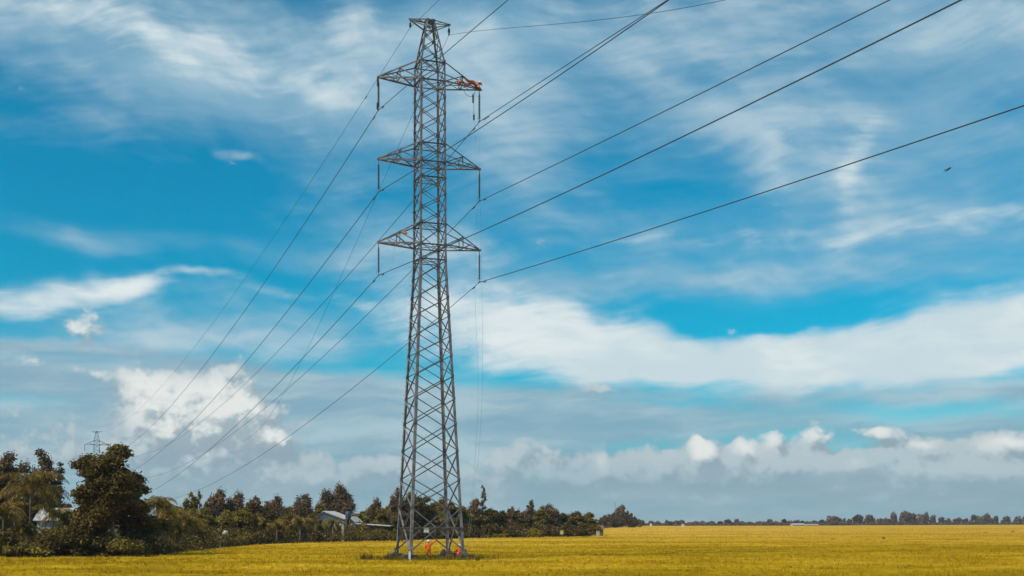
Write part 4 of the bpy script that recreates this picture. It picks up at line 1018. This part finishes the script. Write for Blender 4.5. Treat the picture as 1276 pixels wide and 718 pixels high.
# ------------------------------------------------------------------ people
def skin_mesh(name, V, E, rad, material, parent, root=0, sub=2):
    me = bpy.data.meshes.new(name); me.from_pydata(V, E, []); o = link(name, me, material, parent)
    md = o.modifiers.new('Skin', 'SKIN'); md.use_smooth_shade = True
    o.modifiers.new('Sub', 'SUBSURF').levels = sub; o.modifiers['Sub'].render_levels = sub
    for i, r in enumerate(rad):
        r = r if hasattr(r, '__len__') else (r, r); me.skin_vertices[0].data[i].radius = r
    me.skin_vertices[0].data[root].use_root = True
    return o
def person(label, loc, rz, J, shirt=orange_cloth, trousers=None, hat=helmet_m, tiltrot=None):
    """J: joint name -> position; one continuous body, clothes and helmet as children"""
    t = thing('person', label, 'person', loc, rz)
    K = ['pelvis', 'belly', 'chest', 'neck', 'head', 'crown', 'lsh', 'lel', 'lwr', 'rsh', 'rel', 'rwr', 'lhip', 'lkn', 'lan', 'ltoe', 'rhip', 'rkn', 'ran', 'rtoe']
    V = [Vector(J[k]) for k in K]; ix = {k: i for i, k in enumerate(K)}
    E = [(0, 1), (1, 2), (2, 3), (3, 4), (4, 5), (2, 6), (6, 7), (7, 8), (2, 9), (9, 10), (10, 11), (0, 12), (12, 13), (13, 14), (14, 15), (0, 16), (16, 17), (17, 18), (18, 19)]
    rad = [(.12, .10), (.11, .09), (.14, .10), .05, (.075, .09), .07, .055, .042, .032, .055, .042, .032, .085, .058, .042, .035, .085, .058, .042, .035]
    def hand(w, el, side):
        w, el = Vector(J[w]), Vector(J[el]); d_ = (w-el).normalized(); s_ = d_.orthogonal().normalized(); base = len(V)
        V.append(w+d_*.07); rad.append((.035, .022)); E.append((ix[side], base))
        for k in range(4):
            q = w+d_*.085+s_*(-.030+.020*k); L_ = (.062, .075, .070, .055)[k]
            V.append(q); rad.append(.010); E.append((base, len(V)-1))
            V.append(q+d_*L_*.55+s_.cross(d_)*.012); rad.append(.009); E.append((len(V)-2, len(V)-1))
            V.append(q+d_*L_*.85+s_.cross(d_)*.035); rad.append(.008); E.append((len(V)-2, len(V)-1))
        V.append(w+d_*.04-s_*.045); rad.append(.011); E.append((base, len(V)-1)); V.append(w+d_*.075-s_*.065+s_.cross(d_)*.015); rad.append(.009); E.append((len(V)-2, len(V)-1))
    hand('lwr', 'lel', 'lwr'); hand('rwr', 'rel', 'rwr')
    b = skin_mesh('body', V, E, rad, skin, t)
    # coverall
    KC = ['pelvis', 'belly', 'chest', 'lsh', 'lel', 'lcuff', 'rsh', 'rel', 'rcuff', 'lhip', 'lkn', 'lhem', 'rhip', 'rkn', 'rhem', 'collar']
    JJ = dict(J)
    for a_, c_, s_ in (('lel', 'lwr', 'lcuff'), ('rel', 'rwr', 'rcuff'), ('lkn', 'lan', 'lhem'), ('rkn', 'ran', 'rhem')): JJ[s_] = Vector(J[a_]).lerp(Vector(J[c_]), .93)
    JJ['collar'] = Vector(J['chest']).lerp(Vector(J['neck']), .75)
    VC = [Vector(JJ[k]) for k in KC]
    EC = [(0, 1), (1, 2), (2, 3), (3, 4), (4, 5), (2, 6), (6, 7), (7, 8), (0, 9), (9, 10), (10, 11), (0, 12), (12, 13), (13, 14), (2, 15)]
    rc = [(.165, .135), (.155, .13), (.185, .14), .085, .068, .055, .085, .068, .055, .115, .085, .070, .115, .085, .070, .075]
    c = skin_mesh('coverall', VC, EC, rc, shirt, b)
    # boots
    for s_ in 'lr':
        an, to = Vector(J[s_+'an']), Vector(J[s_+'toe']); m = MB(); m.tube([an+(Vector(J[s_+'kn'])-an)*.3, an, to, to+(to-an)*.15], [.06, .06, .05, .03], 8); m.build('boot', dark_cloth, b, True)
    # face
    hd, cr, nk = Vector(J['head']), Vector(J['crown']), Vector(J['neck']); up = (cr-hd).normalized(); fw = Vector(J['face']).normalized(); sd = fw.cross(up).normalized()
    m = MB(); c0 = hd+fw*.085; m.add([c0+up*.035, c0-up*.02+sd*.018, c0-up*.02-sd*.018, c0+fw*.028-up*.015], [(0, 1, 3), (0, 3, 2), (1, 2, 3), (0, 2, 1)]); m.build('nose', skin, b)
    for q in (-1, 1):
        m = MB(); m.blob(hd+fw*.078+up*.035+sd*q*.03, .012, 6, 4); m.build('eye', dark_cloth, b, True)
        m = MB(); m.blob(hd+sd*q*.082+up*.01, (.014, .02, .03), 6, 5); m.build('ear', skin, b, True)
    m = MB(); m.box(hd+fw*.083-up*.045, (.045, .012, .010)); m.build('mouth', dark_cloth, b)
    # helmet: dome, brim and peak
    if hat:
        rot = Matrix((sd, fw, up)).transposed(); m = MB(); hb = hd+up*.055
        base = len(m.v); n = 16
        for i in range(6):
            ph = i/5*math.pi/2*.98
            for j in range(n):
                a_ = 2*math.pi*j/n; m.v.append(tuple(hb+rot @ Vector((.135*math.cos(a_)*math.cos(ph), .155*math.sin(a_)*math.cos(ph), .145*math.sin(ph)))))
        for i in range(5):
            for j in range(n): m.f.append((base+i*n+j, base+i*n+(j+1) % n, base+(i+1)*n+(j+1) % n, base+(i+1)*n+j))
        m.f.append(tuple(base+5*n+j for j in range(n)))
        m.lathe(hb, [(.13, 0), (.165, -.012), (.165, .0), (.13, .012)], 16) if abs(up.z) > .9 else None
        m.box(hb+fw*.18, (.16, .11, .016), rot)
        m.build('helmet', hat, b, True)
    return t
stand = dict(pelvis=(0, 0, .93), belly=(0, 0, 1.08), chest=(0, 0, 1.30), neck=(0, 0, 1.46), head=(0, .01, 1.57), crown=(0, 0, 1.66), face=(.25, 1, .1),
    lsh=(-.19, 0, 1.38), lel=(-.27, .06, 1.12), lwr=(-.14, .24, 1.02), rsh=(.19, 0, 1.39), rel=(.42, .04, 1.50), rwr=(.62, .10, 1.72),
    lhip=(-.09, 0, .90), lkn=(-.11, .03, .50), lan=(-.12, 0, .09), ltoe=(-.12, .15, .04), rhip=(.09, 0, .90), rkn=(.11, .03, .50), ran=(.12, 0, .09), rtoe=(.13, .15, .04))
p = at(534, TD+.6); person('worker in orange coverall and white helmet standing inside the pylon base with right arm raised', (p.x, p.y, 0), R(0), stand)
sit = dict(pelvis=(0, 0, .62), belly=(0, .05, .76), chest=(0, .14, .98), neck=(0, .18, 1.12), head=(0, .22, 1.23), crown=(0, .23, 1.32), face=(-.4, 1, -.15),
    lsh=(-.18, .14, 1.05), lel=(-.24, .34, .84), lwr=(-.10, .55, .80), rsh=(.18, .14, 1.05), rel=(.25, .34, .84), rwr=(.12, .55, .78),
    lhip=(-.09, .02, .58), lkn=(-.13, .44, .66), lan=(-.13, .38, .16), ltoe=(-.13, .54, .12), rhip=(.09, .02, .58), rkn=(.13, .44, .66), ran=(.13, .38, .16), rtoe=(.13, .54, .12))
c = TM @ Vector((2.38, -2.38, 0)); p = at(573.4, c.y+.95)
person('worker in orange crouching behind the right front footing of the pylon', (p.x, p.y, 0), R(25), sit)
bend = dict(sit); bend.update(chest=(0, .32, .80), neck=(0, .45, .88), head=(0, .54, .93), crown=(0, .60, 1.0), face=(0, 1, -.5), lsh=(-.18, .33, .86), rsh=(.18, .33, .86), lel=(-.22, .5, .66), rel=(.22, .5, .66), lwr=(-.1, .62, .45), rwr=(.12, .62, .45), belly=(0, .16, .70), pelvis=(0, 0, .58))
p = at(565, TD+1.5); person('worker in orange bent low between the rear and the right footing', (p.x, p.y, 0), R(-80), bend)
# the lineman lying along the top right arm, head towards the tip
lie = dict(pelvis=(-.02, 0, .34), belly=(.14, 0, .33), chest=(.38, 0, .27), neck=(.53, 0, .29), head=(.62, 0, .37), crown=(.66, 0, .46), face=(1, 0, -.45),
    lsh=(.44, .19, .24), lel=(.56, .24, .02), lwr=(.80, .14, .02), rsh=(.44, -.19, .24), rel=(.58, -.24, .04), rwr=(.80, -.12, .0),
    lhip=(-.08, .09, .32), lkn=(-.30, .16, .02), lan=(-.62, .14, .22), ltoe=(-.72, .14, .12), rhip=(-.08, -.09, .34), rkn=(-.36, -.20, .22), ran=(-.68, -.16, .42), rtoe=(-.80, -.16, .36))
tp = TM @ Vector((AL-.72, 0, ARMS[0][0]+.18))
pp = person('worker in faded orange crawling out along the top right arm of the pylon', tp, PHI, lie, shirt=pink_cloth)
pp.scale = (1.12, 1.25, 1.3)
pp.rotation_euler = (0, R(10), PHI)
m = MB(); rb = random.Random(3); m.blob((0, 0, 0), (.20, .16, .20), 12, 8, wob=.10, rng=rb); m.blob((-.16, .02, -.02), (.12, .12, .13), 10, 7, wob=.1, rng=rb)
o = m.build('tool_bag', pink_cloth, None, True); o.location = TM @ Vector((AL-1.66, 0, ARMS[0][0]+.52)); tag(o, 'pale orange tool bag lying behind the worker on the top right arm', 'bag')
m = MB(); m.blob((0, 0, 0), (.22, .10, .10), 12, 8, wob=.12, rng=rb); m.blob((.12, 0, .04), (.10, .08, .09), 10, 6, wob=.1, rng=rb); m.blob((-.20, 0, .05), (.14, .05, .03), 8, 5)
o = m.build('cloth_bundle', amber_cloth, None, True); o.location = at(504.5, TD-1.0, 290.5); o.rotation_euler = (0, R(8), PHI); tag(o, 'amber cloth bundle lying on the lowest left arm', 'cloth')
# things lying at the foot of the tower
p = at(552.5, TD+1.0); m = MB(); m.blob((0, 0, .42), (.34, .30, .44), 14, 9, wob=.06, rng=rb); m.blob((.02, 0, .82), (.14, .12, .14), 10, 6, wob=.1, rng=rb); o = m.build('sack', dark_cloth, None, True); o.location = (p.x, p.y, 0); tag(o, 'dark bulging sack leaning beside the rear footing', 'sack')
c = TM @ Vector((-2.38, -2.38, 0)); p = at(510.4, c.y-.95); m = MB(); m.box((0, 0, .42), (.16, .10, .84)); m.box((0, 0, .86), (.20, .13, .05)); o = m.build('marker_stake', white_paint); o.location = (p.x, p.y, 0); tag(o, 'short white stake standing before the front footing', 'stake')
p = at(562, TD+.7); m = MB(); m.box((0, 0, .40), (.9, .5, .42)); m.box((0, 0, .64), (.94, .54, .05)); o = m.build('tool_crate', mat('crate', (.22, .10, .05), .85, var=.3, scale=4)); o.location = (p.x, p.y, 0); tag(o, 'low reddish crate between the rear and right footings', 'crate')
# ------------------------------------------------------------------ the bird
d = 70; p = at(1181.5, d, 211.5); t = thing('bird', 'small dark bird gliding in the open sky at upper right', 'bird', p, R(20)); t.scale = (.8, .8, .8)
m = MB(); m.tube([(.22, 0, .10), (.12, 0, .08), (-.02, 0, 0), (-.16, 0, -.12), (-.28, 0, -.22)], [.012, .045, .055, .035, .008], 8); m.blob((.14, 0, .09), .045, 8, 6); bb = m.build('body', dark_cloth, t, True)
for s in (-1, 1):
    m = MB(); m.add([(.08, 0, .04), (-.10, 0, 0), (-.04, s*.20, .10), (.08, s*.20, .11), (-.06, s*.46, -.02), (.0, s*.46, 0), (.08, 0, .055), (-.10, 0, .012), (-.04, s*.20, .112), (.08, s*.20, .122)],
        [(0, 1, 2, 3), (3, 2, 4, 5), (6, 9, 8, 7), (9, 5, 4, 8), (0, 3, 9, 6), (1, 7, 8, 2), (3, 5, 9), (2, 8, 4)])
    m.build('wing', dark_cloth, bb)
m = MB(); m.box((.24, 0, .105), (.06, .012, .014)); m.build('beak', amber_cloth, bb)

# ------------------------------------------------------------------ the air
m = MB(); m.box((0, 0, 29), (6200, 6200, 60))
hm = bpy.data.materials.new('air'); hm.use_nodes = True; nt = hm.node_tree; nt.nodes.clear()
vo = nt.nodes.new('ShaderNodeVolumePrincipled'); vo.inputs['Color'].default_value = (.86, .93, 1, 1); vo.inputs['Density'].default_value = HAZE; vo.inputs['Anisotropy'].default_value = .2
ou = nt.nodes.new('ShaderNodeOutputMaterial'); nt.links.new(vo.outputs[0], ou.inputs['Volume'])
tag(m.build('haze', hm), 'thin pale haze lying over the whole plain', 'haze', kind='stuff')
